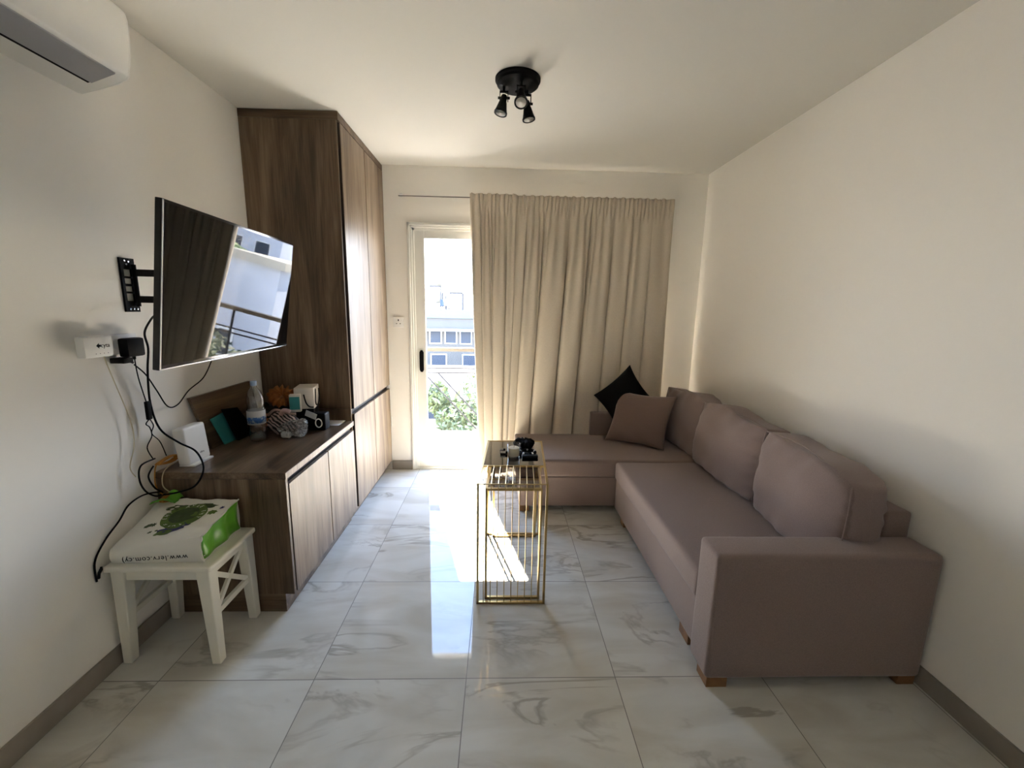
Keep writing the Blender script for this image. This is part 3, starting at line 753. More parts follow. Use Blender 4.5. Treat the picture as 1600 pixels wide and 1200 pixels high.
# green handle
MB().grid(lambda u_, v_: Vector((-.80 + .085 * u_ + .01 * v_, .30 + .062 * v_ + .01 * u_, .590 + .032 * math.sin(PI * u_ ** 1.3) * (.35 + .65 * v_) + .008 * math.sin(7 * v_ + 2 * u_))), 12, 8).build('handle', M['bag_green'], bag, smooth=True, solid=.0015)['label'] = 'crumpled green handle'
# print on top
def patch(pts, m, name, dz=.0012):
    q = MB(); c_ = Vector((sum(p_[0] for p_ in pts) / len(pts), sum(p_[1] for p_ in pts) / len(pts)))
    rings = []
    for s_ in (0.001, .35, .7, 1.0):
        rings.append([q.bm.verts.new((c_.x + (p_[0] - c_.x) * s_, c_.y + (p_[1] - c_.y) * s_, topz(c_.x + (p_[0] - c_.x) * s_, c_.y + (p_[1] - c_.y) * s_) + dz)) for p_ in pts])
    for A, B in zip(rings, rings[1:]):
        for i in range(len(pts)): q.face([A[i], A[(i + 1) % len(pts)], B[(i + 1) % len(pts)], B[i]])
    return q.build(name, m, bag, smooth=True)
def blob(cx, cy, rx, ry, wob=0, n=36, rot=0, seed=0):
    o_ = []
    for k in range(n):
        t_ = 2 * PI * k / n; f = 1 + wob * math.sin(7 * t_ + seed) + wob * .6 * math.sin(13 * t_)
        x, y = rx * f * math.cos(t_), ry * f * math.sin(t_); o_.append((cx + x * math.cos(rot) - y * math.sin(rot), cy + x * math.sin(rot) + y * math.cos(rot)))
    return o_
CX, CY = -.605, .236
patch(blob(CX - .065, CY + .055, .050, .022, .12), M['dark_olive'], 'print', .0010)
patch(blob(CX + .035, CY + .062, .060, .018, .1), M['dark_olive'], 'print', .0010)
patch(blob(CX + .006, CY - .076, .058, .022, .12, seed=2, rot=.35), M['navy'], 'print', .0010)
patch(blob(CX, CY, .084, .076, .015), M['olive'], 'print', .0016)
patch(blob(CX, CY, .056, .049, .01), M['dark_olive'], 'print', .0022)
patch(blob(CX - .02, CY - .095, .032, .013, .05, rot=.3), M['olive'], 'print', .0013)
patch(blob(CX - .115, CY - .045, .018, .010, .1), M['dark_olive'], 'print')
patch(blob(CX - .093, CY - .045, .009, .009, .3), M['dark_olive'], 'print')
patch(blob(CX - .080, CY - .085, .009, .006, .2), M['dark_olive'], 'print')
patch(blob(CX - .055, CY - .082, .006, .004, .2), M['dark_olive'], 'print')
patch(blob(CX + .108, CY + .012, .018, .015, .15), M['olive'], 'print')
patch(blob(CX + .128, CY + .045, .009, .009, .3), M['navy'], 'print')
patch(blob(CX - .075, CY + .062, .010, .006, .1), M['bag_white'], 'print', .0020)
patch(blob(CX - .085, CY + .046, .009, .005, .1), M['bag_white'], 'print', .0020)
ring_txt = 'ELVA  THE ELVA  THE '
for i, chh in enumerate(ring_txt):
    if chh == ' ': continue
    t_ = 2 * PI * i / len(ring_txt) + 1.0; x, y = CX + .069 * math.cos(t_), CY + .062 * math.sin(t_)
    text_mesh('print_letter', chh, .021, M['bag_white'], frame_mtx((x, y, topz(x, y) + .0024), (math.sin(t_), -math.cos(t_), .05), (math.cos(t_), math.sin(t_), .1)), bag)
# upside-down web address along the front fold
text_mesh('web_address', 'www.lerv.com.cy)', .030, M['black'], frame_mtx((-.615, .0785, .476), (-1, 0, -.07), (0, 0, -1)), bag, spacing=1.15)
tag(MB().tube(smooth_path([(-.800, .056, .455), (-.797, .050, .448), (-.806, .050, .432), (-.812, .051, .410)], 5), [.004] * 4 + [.006] * 6 + [.005] * 6, 8).build('black_strap', M['black'], None, smooth=True), 'short black strap end hanging over the left front corner of the stool', 'strap')

# ================================================================== THINGS ON THE LOW CABINET
ZK = ZT0
ro = empty('router', (-.735, .508, ZK), 'white upright wifi router at the near end of the low cabinet', 'router')
RM = Matrix.Translation(Vector((-.735, .508, ZK))) @ Matrix.Rotation(math.radians(-3), 4, 'Z') @ Matrix.Rotation(math.radians(-5), 4, 'Y')
MB().box(-.027, .027, -.069, .069, .006, .182, RM, .014, 5).build('body', M['white_plastic'], ro, smooth=True, sharp=60)
MB().box(-.028, .042, -.066, .066, .0, .009, Matrix.Translation(Vector((-.735, .508, ZK))), .003, 2).build('foot', M['white_plastic'], ro, smooth=True, sharp=50)
text_mesh('logo', 'eltra', .014, M['print_grey'], RM @ frame_mtx((.0274, .018, .045), (0, 1, 0), (0, 0, 1)), ro)
# bottle
bo = empty('water_bottle', (-.625, .842, ZK), 'large clear plastic water bottle with a blue label standing on the low cabinet', 'bottle')
bc = (-.625, .842, ZK)
MB().lathe([(0.0282, .001), (0.0376, .004), (0.0414, .014), (0.0428, .05), (0.0428, .095), (0.0446, .100), (0.0446, .178), (0.0428, .184), (0.0409, .20), (0.0437, .215), (0.0432, .235), (0.0376, .262), (0.0263, .286), (0.0155, .302), (0.0136, .310), (0.0136, .324)], bc, 32).build('bottle_shell', M['pet'], bo, smooth=True, sharp=50)
MB().lathe([(.0155, .312), (.0160, .316), (.0160, .334), (.0145, .337), (.001, .337)], bc, 24).build('cap', M['capblue'], bo, smooth=True, sharp=40)['label'] = 'pale blue screw cap'
def bandm(r0, z0, z1, m, nm, lab=None):
    q = MB(); n_ = 36
    A = [q.bm.verts.new((bc[0] + r0 * math.cos(2 * PI * k / n_), bc[1] + r0 * math.sin(2 * PI * k / n_), bc[2] + z0)) for k in range(n_)]
    B = [q.bm.verts.new((bc[0] + r0 * math.cos(2 * PI * k / n_), bc[1] + r0 * math.sin(2 * PI * k / n_), bc[2] + z1)) for k in range(n_)]
    for k in range(n_): q.face([A[k], A[(k + 1) % n_], B[(k + 1) % n_], B[k]])
    o = q.build(nm, m, bo, smooth=True, solid=.0004)
    if lab: o['label'] = lab
bandm(.0452, .100, .176, M['label'], 'label_sleeve'); bandm(.0456, .108, .142, M['label_blue'], 'blue_print', 'blue print band')
# loose wooden board against the wall
q = MB(); ta, tb_ = XL + .004, XL + .016
pts = [(.612, .996), (1.115, .996), (1.150, ZK + .001), (.690, ZK + .001)]
def bp_(p_, off): l_ = (.996 - p_[1]) * .10; return Vector((XL + .004 + l_ + off, p_[0], p_[1]))
A = [q.bm.verts.new(bp_(p_, 0)) for p_ in pts]; B = [q.bm.verts.new(bp_(p_, .016)) for p_ in pts]
q.face(A); q.face(B[::-1])
for i in range(4): q.face([A[i], B[i], B[(i + 1) % 4], A[(i + 1) % 4]])
lo_ = q.build('wooden_board', M['woodY'], None); tag(lo_, 'loose dark wood board leaning against the left wall on the low cabinet', 'board')
# teal and black folders leaning on the board
def slab(name, pts3, th, m, label, cat):
    q = MB(); P3 = [Vector(p_) for p_ in pts3]; nrm = (P3[1] - P3[0]).cross(P3[3] - P3[0]).normalized()
    if nrm.x < 0: nrm = -nrm
    A = [q.bm.verts.new(p_) for p_ in P3]; B = [q.bm.verts.new(p_ + nrm * th) for p_ in P3]
    q.face(A); q.face(B[::-1])
    for i in range(4): q.face([A[i], B[i], B[(i + 1) % 4], A[(i + 1) % 4]])
    return tag(q.build(name, m, None, bevel=.001), label, cat)
slab('teal_folder', [(-.775, .690, .868), (-.770, .790, .882), (-.755, .855, ZK + .002), (-.762, .760, ZK + .002)], .006, M['teal'], 'teal card folder leaning on the wooden board behind the router', 'folder')
slab('black_folder', [(-.752, .748, .908), (-.752, .868, .890), (-.728, .985, ZK + .002), (-.735, .828, ZK + .002)], .012, M['black'], 'black folder leaning on the wooden board left of the bottle', 'folder')
mb_ = empty('soft_bag', (-.74, 1.06, ZK), 'dark soft bag between the bottle and the wooden board', 'bag')
q = MB(); bmesh.ops.create_icosphere(q.bm, subdivisions=4, radius=1)
for v in q.bm.verts:
    v.co = Vector((-.72 + v.co.x * .055, 1.07 + v.co.y * .085, ZK + .060 + max(-.98, v.co.z) * .060)) + Vector((1, 1, 0)) * .008 * noise.noise(v.co * 3)
q.build('pouch', M['black_fabric'], mb_, smooth=True)
MB().tube(smooth_path([(-.70, 1.0, ZK + .10), (-.69, 1.03, ZK + .15), (-.70, 1.08, ZK + .16), (-.70, 1.13, ZK + .11)], 6), .005, 8).build('strap', M['black_fabric'], mb_, smooth=True)
# rust orange scrunchies
RT = Matrix.Rotation(math.radians(62), 4, 'Y') @ Matrix.Rotation(.4, 4, 'Z')
bk = empty('storage_box', (-.60, 1.09, ZK), 'dark box behind the zebra pouch, the orange scrunchie resting on it', 'box')
MB().box(-.675, -.570, 1.050, 1.175, ZK + .0005, ZK + .150, None, .006, 2).build('box_body', M['recess'], bk, smooth=True, sharp=50)
crumple('hair_scrunchie', M['rust'], 'large rust orange scrunchie on the dark box behind the bottle', 'hair tie', (-.612, 1.10, ZK + .150 + .043), .042, .030, 13, 2, tilt_=Matrix.Rotation(math.radians(38), 4, 'X') @ Matrix.Rotation(math.radians(25), 4, 'Y'))
crumple('hair_scrunchie', M['rust'], 'rust orange scrunchie half hidden left of the water bottle', 'hair tie', (-.685, .952, ZK + .075), .034, .024, 11, 5, tilt_=Matrix.Rotation(math.radians(70), 4, 'X'))
# white box with teal card front
wbx = empty('gift_box', (-.47, 1.14, ZK), 'white card box with a teal front and black ribbon near the wardrobe', 'box')
GM = Matrix.Translation(Vector((-.475, 1.13, ZK))) @ Matrix.Rotation(math.radians(12), 4, 'Z')
MB().box(-.055, .055, -.075, .075, .13, .258, GM, .003, 2).build('box_body', M['card'], wbx, smooth=True, sharp=50)
MB().box(-.050, .050, -.070, .070, .001, .13, GM, .003, 2).build('lower_box', M['black'], wbx, smooth=True, sharp=50)
MB().box(-.075, -.015, -.105, -.074, .120, .225, GM, .002, 2).build('card_sleeve', M['card'], wbx, smooth=True, sharp=50)
MB().box(-.073, -.018, -.1075, -.1045, .135, .212, GM).build('teal_front', M['teal'], wbx)['label'] = 'teal front panel'
rb = [GM @ Vector(p_) for p_ in ((.057, -.03, .245), (.060, -.05, .215), (.061, -.062, .17), (.062, -.04, .145), (.064, .0, .15), (.064, .03, .19), (.061, .045, .235))]
MB().tube(smooth_path(rb, 6), .004, 8).build('ribbon', M['black'], wbx, smooth=True)
rb = [GM @ Vector(p_) for p_ in ((.0, -.0785, .22), (.012, -.084, .17), (.03, -.084, .145), (.052, -.079, .14))]
MB().tube(smooth_path(rb, 6), .004, 8).build('ribbon', M['black'], wbx, smooth=True)
# zebra pouch
zb2 = empty('zebra_pouch', (-.555, .975, ZK), 'zebra striped cosmetic pouch right of the water bottle', 'pouch')
q = MB(); bmesh.ops.create_icosphere(q.bm, subdivisions=5, radius=1)
for v in q.bm.verts:
    c_ = v.co.copy(); s_ = 1 - .45 * max(0, c_.z)
    v.co = Vector((-.550 + c_.x * .098 * s_, .972 + c_.y * .050 * s_, ZK + .068 + max(-.9, c_.z) * .075)) + c_ * .010 * noise.noise(c_ * 2.5 + Vector((3, 1, 2)))
q.build('pouch_body', M['zebra'], zb2, smooth=True)
MB().tube(smooth_path([(-.625, .955, ZK + .115), (-.58, .940, ZK + .150), (-.54, .945, ZK + .145), (-.50, .95, ZK + .128), (-.465, .955, ZK + .125)], 6), [.007] * 25, 8).build('rolled_rim', mat('pink_lining', (.42, .30, .26), .8), zb2, smooth=True)
MB().tube(smooth_path([(-.545, .945, ZK + .125), (-.52, .935, ZK + .15), (-.49, .94, ZK + .14)], 5), .013, 8).build('lining', mat('pink_cloth', (.50, .34, .33), .8), zb2, smooth=True)
# clear plastic packet
cp = empty('plastic_packet', (-.44, .930, ZK), 'crumpled clear plastic packet with a paper tag in front of the zebra pouch', 'packet')
q = MB(); bmesh.ops.create_icosphere(q.bm, subdivisions=5, radius=1)
for v in q.bm.verts:
    c_ = v.co.copy()
    r0 = Vector((-.468 + c_.x * .088 + .030 * max(0, c_.z), .912 + c_.y * .042, ZK + .052 + max(-.92, c_.z) * (.055 + .030 * (c_.x > 0) * c_.x)))
    nz = abs(noise.noise(c_ * 4)) * .030 + abs(noise.noise(c_ * 9)) * .012
    v.co = r0 - c_ * nz
    v.co.z = max(v.co.z, ZK + .001)
q.build('film', M['film'], cp)
MB().box(-.035, .03, -.001, .001, 0, .040, Matrix.Translation(Vector((-.372, .935, ZK + .108))) @ Matrix.Rotation(.42, 4, 'Y') @ Matrix.Rotation(.3, 4, 'X')).build('paper_tag', M['label'], cp)
q = MB(); q.tube([(-.515, .892, ZK + .020), (-.475, .888, ZK + .020)], .019, 14)
q.build('white_roll', M['label'], cp, smooth=True, sharp=40)
text_mesh('tag_text', '0.1', .02, M['print_grey'], frame_mtx((-.474, .868, ZK + .022), (1, 0, 0), (0, 0, 1)), cp)
# black clip gadget with white ring
bg = empty('camera_gadget', (-.375, 1.075, ZK), 'small black gadget with a white ring beside the plastic packet', 'gadget')
MB().box(-.435, -.335, 1.04, 1.11, ZK + .0005, ZK + .105, None, .010, 3).build('body', M['black'], bg, smooth=True, sharp=50)
q = MB(); n_ = 24
q.tube([Vector((-.372 + .019 * math.cos(2 * PI * k / n_), 1.034, ZK + .048 + .026 * math.sin(2 * PI * k / n_))) for k in range(n_ + 1)], .0035, 8, False)
q.build('white_ring', M['white_plastic'], bg, smooth=True)
# paper sheet(s)
tag(MB().box(-.075, .065, -.085, .082, 0, .0015, Matrix.Translation(Vector((-.362, 1.165 + .07, ZK + .0005)))).build('paper_sheet', M['paper'], None), 'white sheet of paper lying by the wardrobe at the far end of the low cabinet', 'paper')

# ================================================================== PLUGS AND CABLES ON THE LEFT WALL
ex = empty('extension_socket', (XL, .24, 1.25), 'white wall socket box behind the adapters on the left wall', 'socket')
box('housing', M['white_plastic'], XL, XL + .026, .125, .352, 1.252, 1.330, ex, bevel=.003)
pa = empty('powerline_adapter', (-.78, .15, 1.252), 'white plug-in network adapter with a black logo on the left wall', 'adapter')
box('body', M['white_plastic'], XL + .027, -.763, .092, .203, 1.254, 1.330, pa, bevel=.006)
text_mesh('logo', 'cyta', .022, M['black'], frame_mtx((-.7628, .172, 1.296), (0, 1, 0), (0, 0, 1)), pa)
q = MB().prism([(.136, 1.296), (.147, 1.306), (.147, 1.300), (.154, 1.300), (.154, 1.292), (.147, 1.292), (.147, 1.286)], axis='X', a=-.763, b=-.7624); q.build('logo_arrow', M['black'], pa)
q = MB()
for k in range(4): q.box(-.7632, -.7624, .130 + k * .016, .133 + k * .016, 1.266, 1.269)
q.build('indicator_lights', M['print_grey'], pa, merge=False)
pb = empty('power_adapter', (-.775, .30, 1.24), 'chunky black power adapter plugged in beside the white one', 'adapter')
box('body', M['black'], XL + .027, -.755, .258, .338, 1.240, 1.315, pb, bevel=.009)
MB().tube([(-.79, .318, 1.242), (-.79, .320, 1.225)], [.007, .005], 10).build('cable_grip', M['black'], pb, smooth=True)
pc = empty('plug', (-.78, .26, 1.215), 'small flat black plug below the chunky black adapter', 'plug')
box('body', M['black'], XL + .006, -.762, .238, .282, 1.217, 1.2385, pc, bevel=.003)
MB().tube([(-.775, .275, 1.224), (-.772, .290, 1.214)], [.006, .004], 8).build('cable_grip', M['black'], pc, smooth=True)
def cable(pts, r_, m, label, name='cable', group='cables on the left wall'):
    return tag(MB().tube(smooth_path(pts, 7), r_, 8).build(name, m, None, smooth=True), label, 'cable')
cable([(-.79, .190, 1.252), (-.80, .205, 1.225), (-.80, .225, 1.151), (-.80, .259, 1.026), (-.80, .276, .934), (-.80, .267, .86), (-.80, .237, .787), (-.80, .256, .737)], .0018, M['cream_cable'], 'thin cream cable dropping from the white adapter down the wall')
cable([(-.47, .85, 1.33), (-.70, .82, 1.25), (-.79, .801, 1.212), (-.79, .779, 1.167), (-.79, .703, 1.085), (-.79, .594, 1.04), (-.79, .516, .988), (-.79, .456, .993), (-.79, .408, 1.076), (-.785, .357, 1.155), (-.78, .303, 1.205)], .0028, M['black'], 'thin black cable looping from the small plug up behind the television')
cable([(-.50, .12, 1.45), (-.6, .224, 1.415), (-.70, .318, 1.39), (-.75, .338, 1.333), (-.755, .351, 1.265), (-.775, .357, 1.17), (-.79, .366, 1.028), (-.78, .385, .908), (-.72, .400, .842), (-.66, .413, .798), (-.605, .375, .751), (-.605, .362, .703), (-.64, .352, .651), (-.70, .335, .632), (-.76, .33, .622)], .0040, M['black'], 'thick black cable hanging from the television and curling in front of the router')
cable([(-.79, .320, 1.226), (-.79, .325, 1.147), (-.79, .346, 1.040)], .0022, M['black'], 'short black cable from the chunky adapter to the inline switch')
tag(MB().box(-.797, -.783, .340, .361, .960, 1.040, None, .004, 3).build('inline_switch', M['black'], None, smooth=True, sharp=50), 'small black inline switch hanging midway down the wall cables', 'switch')
cable([(-.79, .350, .962), (-.79, .33, .945), (-.79, .346, .925), (-.79, .350, .885), (-.79, .319, .842), (-.79, .342, .781)], .0022, M['black'], 'black cable below the inline switch bending left towards the orange bundle')
cable([(-.79, .352, .962), (-.785, .360, .93), (-.78, .340, .900), (-.78, .376, .852), (-.78, .400, .778)], .0020, M['black'], 'thin black cable below the inline switch bending right towards the router')
cable([(-.79, .350, .783), (-.79, .276, .778), (-.79, .26, .722), (-.79, .282, .66), (-.79, .332, .615), (-.79, .364, .618), (-.785, .322, .659), (-.785, .299, .72), (-.785, .331, .756)], .0034, M['black'], 'coiled black cable beside the end of the low cabinet')
cable([(-.775, .345, .631), (-.79, .27, .650), (-.80, .205, .635), (-.805, .16, .590), (-.813, .10, .541), (-.815, .05, .48), (-.815, .045, .40)], .0034, M['black'], 'black cable running down the wall behind the shopping bag')
def coil(c_, ax, bx_, n_t, r_, m, label, drift=.01):
    pts = []
    for k in range(n_t * 14):
        t_ = 2 * PI * k / 14; j = .25 * math.sin(k * .37)
        pts.append((c_[0] + .008 * math.sin(t_ * .3) + drift * j, c_[1] + ax * (1 + .2 * j) * math.cos(t_), c_[2] + bx_ * (1 + .25 * j) * math.sin(t_) + .004 * math.sin(k * .9)))
    return tag(MB().tube(pts, r_, 6).build('cable_coil', m, None, smooth=True), label, 'cable')
coil((-.785, .405, .754), .055, .011, 6, .0028, M['orange_cable'], 'orange cable bundle tied beside the router at cabinet height')
coil((-.755, .352, .600), .042, .016, 6, .0028, M['orange_cable'], 'orange cable bundle lying lower between the stool and the cabinet')
cable([(-.775, .470, .745), (-.785, .44, .762), (-.79, .40, .760), (-.80, .362, .745), (-.80, .345, .673), (-.79, .350, .625), (-.76, .358, .603)], .0026, M['orange_cable'], 'orange cable running down past the cabinet corner between two bundles')
cable([(-.77, .46, .735), (-.78, .40, .725), (-.78, .366, .70), (-.78, .360, .65), (-.76, .366, .62)], .0022, M['cream_cable'], 'cream cable hanging beside the orange one at the cabinet corner')

# ================================================================== BALCONY AND OUTSIDE
struct(box('balcony_floor', M['slab'], -1.6, 3.4, YB + .2, 3.46, -.18, -.015))
rl = empty('balcony_railing', (.9, 3.38, 0), 'metal balcony railing with diagonal bars outside the glass door', 'railing')
RY = 3.385
box('top_rail', M['rail_top'], -1.6, 3.4, RY - .04, RY + .04, .962, 1.003, rl, bevel=.004)
for z in (.763, .711):
    MB().tube([(-1.6, RY, z), (3.4, RY, z)], .009, 8).build('mid_rail', M['rail'], rl, smooth=True)
for x in (-1.5, -.28, .95, 2.18, 3.35):
    MB().tube([(x, RY, -.015), (x, RY, .965)], .014, 8).build('post', M['rail'], rl, smooth=True)
for k, x in enumerate((-1.5, -.28, .95, 2.18)):
    for off in (0, .165):
        a = x + .12 + off; b_ = min(a + .62, x + 1.22)
        p0, p1 = (a, RY, .705), (a + .62, RY, .02)
        MB().tube([p0, p1], .009, 6).build('diagonal_bar', M['rail'], rl, smooth=True)
struct(box('ground', M['ground'], -45, 60, 3.6, 95, -3.6, -3.4))
# houses
def house(name, label, x0, x1, y0, y1, z1, m, wins, roof=None, parapet=None, shade=None):
    r_ = empty(name, ((x0 + x1) / 2, y0, -3.4), label, 'building')
    box('wall', m, x0, x1, y0, y1, -3.4, z1, r_)
    if parapet: box('parapet', parapet[0], x0 - .15, x1 + .15, y0 - .15, y1 + .15, z1, z1 + parapet[1], r_)
    for (wx0, wx1, wz0, wz1) in wins:
        f = MB().box(wx0 - .06, wx1 + .06, y0 - .05, y0 + .02, wz0 - .06, wz1 + .06).build('window', M['white_frame'], r_)
        MB().box(wx0, wx1, y0 - .06, y0 - .045, wz0, wz1).build('pane', M['dark_pane'], f)
    if roof:
        q = MB(); ov = .4
        q.prism([(y0 - ov, z1), (y1 + ov, z1), ((y0 + y1) / 2, z1 + roof)], axis='X', a=x0 - ov, b=x1 + ov); q.build('roof', M['rooftile'], r_)
    return r_
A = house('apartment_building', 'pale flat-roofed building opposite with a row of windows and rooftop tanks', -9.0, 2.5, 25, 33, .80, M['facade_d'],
      [(-8.4 + .95 * k, -7.75 + .95 * k, -.75, .0) for k in range(11)] + [(-7.6 + 2.0 * k, -6.7 + 2.0 * k, -2.6, -1.5) for k in range(5)], parapet=(M['parapet'], .5))
MB().box(-9.2, 2.7, 24.3, 25, .02, .14).build('ledge', M['facade_w'], A)
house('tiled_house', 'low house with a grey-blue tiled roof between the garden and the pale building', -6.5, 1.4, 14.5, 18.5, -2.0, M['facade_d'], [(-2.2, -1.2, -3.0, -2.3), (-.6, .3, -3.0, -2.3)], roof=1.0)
house('white_house', 'tall pale blue-white house to the right of the street', 3.9, 5.4, 12.5, 20, 1.1, M['facade_w'], [(4.9, 5.25, -1.9, -1.1)], parapet=(M['facade'], .25))
house('garden_house', 'beige house with a dark opening right of the white house', 7.4, 12.5, 15.5, 21, -.9, M['facade'], [(7.8, 9.2, -1.9, -.8), (10, 11.2, -1.9, -.8)], parapet=(M['facade_w'], .3))
house('hillside_block', 'distant pale apartment block beyond the palm', 15, 30, 42, 50, 3.5, M['facade_w'], [(16 + 2.4 * k, 17.2 + 2.4 * k, .5, 1.8) for k in range(5)], parapet=(M['facade'], .3))
def tank(x, z, r_, hh, y, label, legs=True, big=1):
    t_ = empty('water_tank', (x, y, 1.30), label, 'water tank', 'tanks on the opposite roof')
    MB().lathe([(r_ * .9, 0), (r_, .05), (r_, hh * .55), (r_ * .85, hh * .8), (r_ * .4, hh * .97), (.01, hh)], (x, y, z), 20).build('tank', M['tank'], t_, smooth=True, sharp=50)
    q = MB()
    for sx in (-1, 1):
        for sy in (-1, 1): q.bar((x + sx * r_, y + sy * r_, 1.30), (x + sx * r_, y + sy * r_, z + .02), .07)
    for sy in (-1, 1): q.bar((x - r_, y + sy * r_, z), (x + r_, y + sy * r_, z), .07)
    q.build('stand', M['frame_iron'], t_, merge=False)
tank(-2.13, 2.35, .42, .95, 26, 'domed cream water tank on a tall stand above the opposite roof')
tank(-3.46, 2.75, .40, .75, 26, 'upper of the two stacked pale tanks on the opposite roof')
tank(-3.46, 1.75, .36, .75, 28.5, 'lower pale tank standing behind the stacked one')
mst = MB(); mst.bar((-2.93, 27.2, 1.3), (-2.93, 27.2, 3.6), .06); mst.bar((-3.3, 27.2, 3.3), (-2.6, 27.2, 3.3), .03); mst.bar((-3.2, 27.2, 3.0), (-2.7, 27.2, 3.0), .03)
tag(mst.build('aerial_mast', M['frame_iron'], None, merge=False), 'thin television aerial mast between the rooftop tanks', 'aerial')
sp_ = empty('solar_panel', (-2.82, 25.8, 1.3), 'small tilted solar panel between the rooftop tanks', 'solar panel')
MB().box(-.22, .22, -.3, .3, 0, .06, Matrix.Translation(Vector((-2.82, 25.2, 1.70))) @ Matrix.Rotation(math.radians(40), 4, 'X')).build('panel', M['dark_pane'], sp_)
q = MB()
for x in (-3.0, -2.64): q.bar((x, 25.4, 1.3), (x, 25.4, 1.88), .04); q.bar((x, 25.0, 1.3), (x, 25.0, 1.55), .04)
q.build('stand', M['frame_iron'], sp_, merge=False)
def leaves(q, c_, rad, n_, ls, rnd):
    for _ in range(n_):
        d = Vector((rnd.gauss(0, 1), rnd.gauss(0, 1), rnd.gauss(0, 1))).normalized() * (rnd.random() ** .33)
        p_ = Vector(c_) + Vector((d.x * rad[0], d.y * rad[1], d.z * rad[2]))
        a = Vector((rnd.gauss(0, 1), rnd.gauss(0, 1), rnd.gauss(0, 1))).normalized(); b_ = a.orthogonal().normalized()
        l = ls * rnd.uniform(.6, 1.3)
        q.quad(p_ - a * l, p_ + b_ * l * .4, p_ + a * l, p_ - b_ * l * .4)
def tree(name, label, x, y, blobs, n_, ls, m, seed):
    rnd = random.Random(seed); r_ = empty(name, (x, y, -3.4), label, 'tree')
    q = MB()
    for c_, rad in blobs: leaves(q, c_, rad, n_, ls, rnd)
    q.build('foliage', m, r_, merge=False)
    q = MB()
    for c_, rad in blobs[:4]: q.tube(smooth_path([(x, y, -3.4), ((x + c_[0]) / 2, (y + c_[1]) / 2, (-3.4 + c_[2]) / 2 - .3), c_], 5), [.09] * 4 + [.05] * 7, 7)
    q.build('trunk', M['bark'], r_, merge=False, smooth=True)
tree('garden_shrub', 'light green leafy shrub in the garden right below the balcony', .15, 9.5, [((.25, 9.6, -.95), (.75, .8, .75)), ((-.45, 9.7, -1.5), (.6, .7, .5)), ((.2, 9.2, -1.9), (1.0, .8, .6)), ((-1.0, 9.9, -1.0), (.35, .5, .45))], 900, .085, M['leaf'], 3)
tree('hedge_tree', 'bushy green tree beyond the railing further right', 3.6, 7.6, [((3.3, 7.6, -.95), (.8, .9, .75)), ((4.3, 7.9, -1.1), (.9, .9, .7)), ((3.8, 7.2, -1.9), (1.3, .9, .8))], 1100, .09, M['leaf'], 5)
tree('street_tree', 'round dark green tree beside the beige house', 14.6, 14, [((14.8, 14, -.3), (1.2, 1.5, 1.2)), ((14.4, 14.2, -1.2), (1.0, 1.2, .9))], 1200, .15, M['leaf_dark'], 8)
# palm
pm = empty('palm_tree', (12.2, 26, -3.4), 'tall palm tree behind the houses on the right', 'tree')
MB().tube([(12.2 + .12 * math.sin(k), 26, -3.4 + k * .43) for k in range(11)], [.28 - .008 * k for k in range(11)], 10).build('trunk', M['bark'], pm, smooth=True)
top_ = Vector((12.14, 26, .95)); rnd = random.Random(4)
for k in range(26):
    az = 2 * PI * k / 26 + rnd.uniform(-.1, .1); el = rnd.uniform(-.2, 1.1); L = rnd.uniform(1.6, 2.1)
    q = MB(); pts = []
    for j in range(9):
        t_ = j / 8; rr = L * t_ * math.cos(el * (1 - .2 * t_)); zz = L * t_ * math.sin(el) - 1.3 * t_ * t_
        pts.append(top_ + Vector((rr * math.cos(az), rr * math.sin(az), zz)))
    q.tube(pts, [.03 - .003 * j for j in range(9)], 5)
    for j in range(1, 9):
        for s2 in (-1, 1):
            for m_ in range(3):
                b0 = pts[j - 1].lerp(pts[j], m_ / 3); d = (pts[j] - pts[j - 1]).normalized(); sd = d.cross(Vector((0, 0, 1))).normalized() * s2
                tip = b0 + (sd * .8 + d * .5 + Vector((0, 0, -.35))) * .55 * (1 - .5 * abs(j / 8 - .4))
                q.quad(b0 - d * .03, b0 + d * .03, tip + d * .004, tip - d * .004)
    q.build('frond', M['leaf_dark'], pm, merge=False)
gw = tag(box('garden_wall', M['facade'], -6, 9, 11.3, 11.5, -3.4, -2.05), 'beige garden wall behind the shrub below the balcony', 'wall')

# ================================================================== LIGHT
wd = bpy.data.worlds.new('sky'); S.world = wd; wd.use_nodes = True; nt = wd.node_tree; nt.nodes.clear()
o = nt.nodes.new('ShaderNodeOutputWorld'); bgd = N(nt, 'ShaderNodeBackground', Strength=2.6)
tcn = N(nt, 'ShaderNodeTexCoord'); sxy = N(nt, 'ShaderNodeSeparateXYZ'); nt.links.new(tcn.outputs['Generated'], sxy.inputs[0])
rp = N(nt, 'ShaderNodeValToRGB'); e = rp.color_ramp.elements
e[0].position = .0; e[0].color = (.95, .97, 1.0, 1); e[1].position = 1.0; e[1].color = (.16, .26, .50, 1)
k_ = e.new(.12); k_.color = (.74, .80, .90, 1); k_ = e.new(.38); k_.color = (.20, .30, .47, 1)
nt.links.new(sxy.outputs[2], rp.inputs[0]); nt.links.new(rp.outputs[0], bgd.inputs[0]); nt.links.new(bgd.outputs[0], o.inputs[0])
sd_ = bpy.data.lights.new('sun', 'SUN'); sd_.energy = 7.6; sd_.color = (1.0, .905, .78); sd_.angle = math.radians(.55)
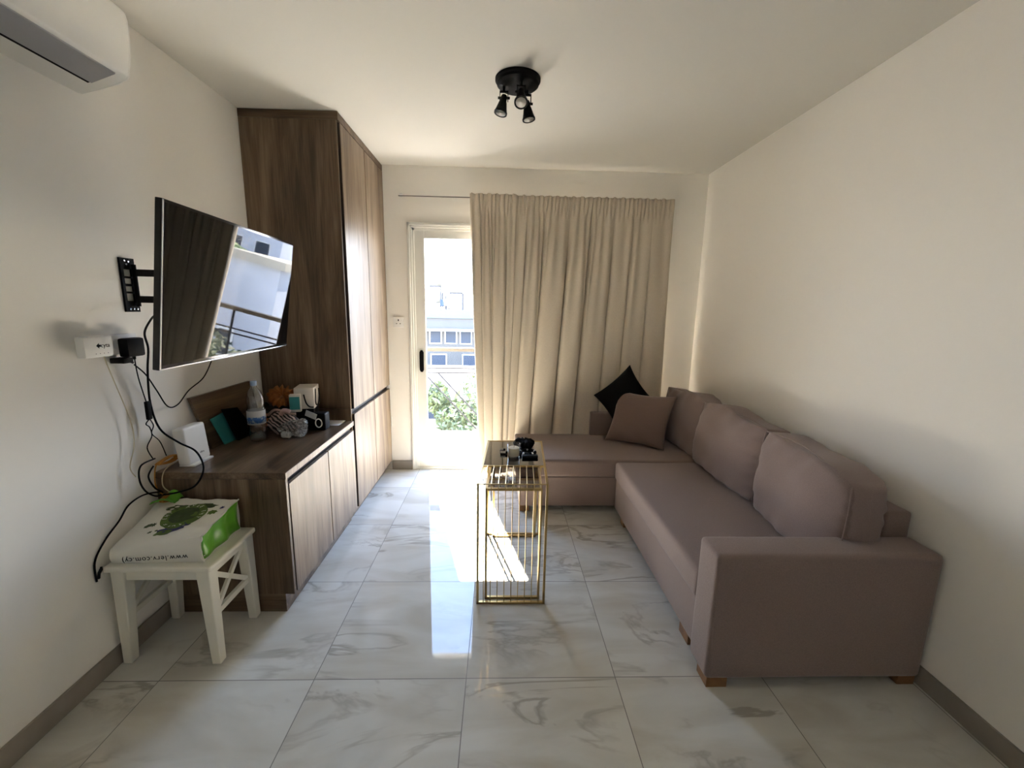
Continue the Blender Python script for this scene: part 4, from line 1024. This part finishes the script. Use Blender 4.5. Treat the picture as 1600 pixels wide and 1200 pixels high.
so_ = bpy.data.objects.new('sun', sd_); COL.objects.link(so_)
el = math.radians(49.0); hd_ = Vector((.273, -1, 0)).normalized()
dirv = Vector((hd_.x * math.cos(el), hd_.y * math.cos(el), -math.sin(el)))
so_.rotation_euler = dirv.to_track_quat('-Z', 'Y').to_euler(); so_.location = (0, 8, 8)
# sky portal in the door opening
pl_ = bpy.data.lights.new('door_portal', 'AREA'); pl_.shape = 'RECTANGLE'; pl_.size = 1.9; pl_.size_y = 2.12; pl_.energy = 1
po = bpy.data.objects.new('door_portal', pl_); COL.objects.link(po); po.location = (.9, YB + .19, 1.06); po.rotation_euler = (math.radians(-90), 0, 0)
pl_.cycles.is_portal = True

# ================================================================== CAMERA
F_, PITCH, YAWC, ROLL = 650.99, .1791, -.0308, .0182
cm = bpy.data.cameras.new('camera'); cm.sensor_width = 36; cm.lens = F_ * 36 / 1600; cm.clip_start = .02; cm.clip_end = 300
co = bpy.data.objects.new('camera', cm); COL.objects.link(co); S.camera = co
Fv = Vector((-math.sin(YAWC), math.cos(YAWC), 0)); Rv = Vector((math.cos(YAWC), math.sin(YAWC), 0)); Uv = Vector((0, 0, 1))
F2 = Fv * math.cos(PITCH) - Uv * math.sin(PITCH); U2 = Uv * math.cos(PITCH) + Fv * math.sin(PITCH)
R3 = Rv * math.cos(ROLL) + U2 * math.sin(ROLL); U3 = U2 * math.cos(ROLL) - Rv * math.sin(ROLL)
mm = Matrix((R3, U3, -F2)).transposed().to_4x4(); mm.translation = Vector((.7174, -1.4342, 1.4589)); co.matrix_world = mm

# ================================================================== VIEW
S.view_settings.view_transform = 'Standard'; S.view_settings.look = 'None'; S.view_settings.gamma = 1; S.view_settings.use_curve_mapping = False
S.view_settings.exposure = 4.05
cy = S.cycles
cy.use_denoising = True; cy.max_bounces = 14; cy.diffuse_bounces = 8; cy.glossy_bounces = 5; cy.transmission_bounces = 6; cy.transparent_max_bounces = 16
cy.caustics_reflective = False; cy.caustics_refractive = False; cy.sample_clamp_indirect = 8
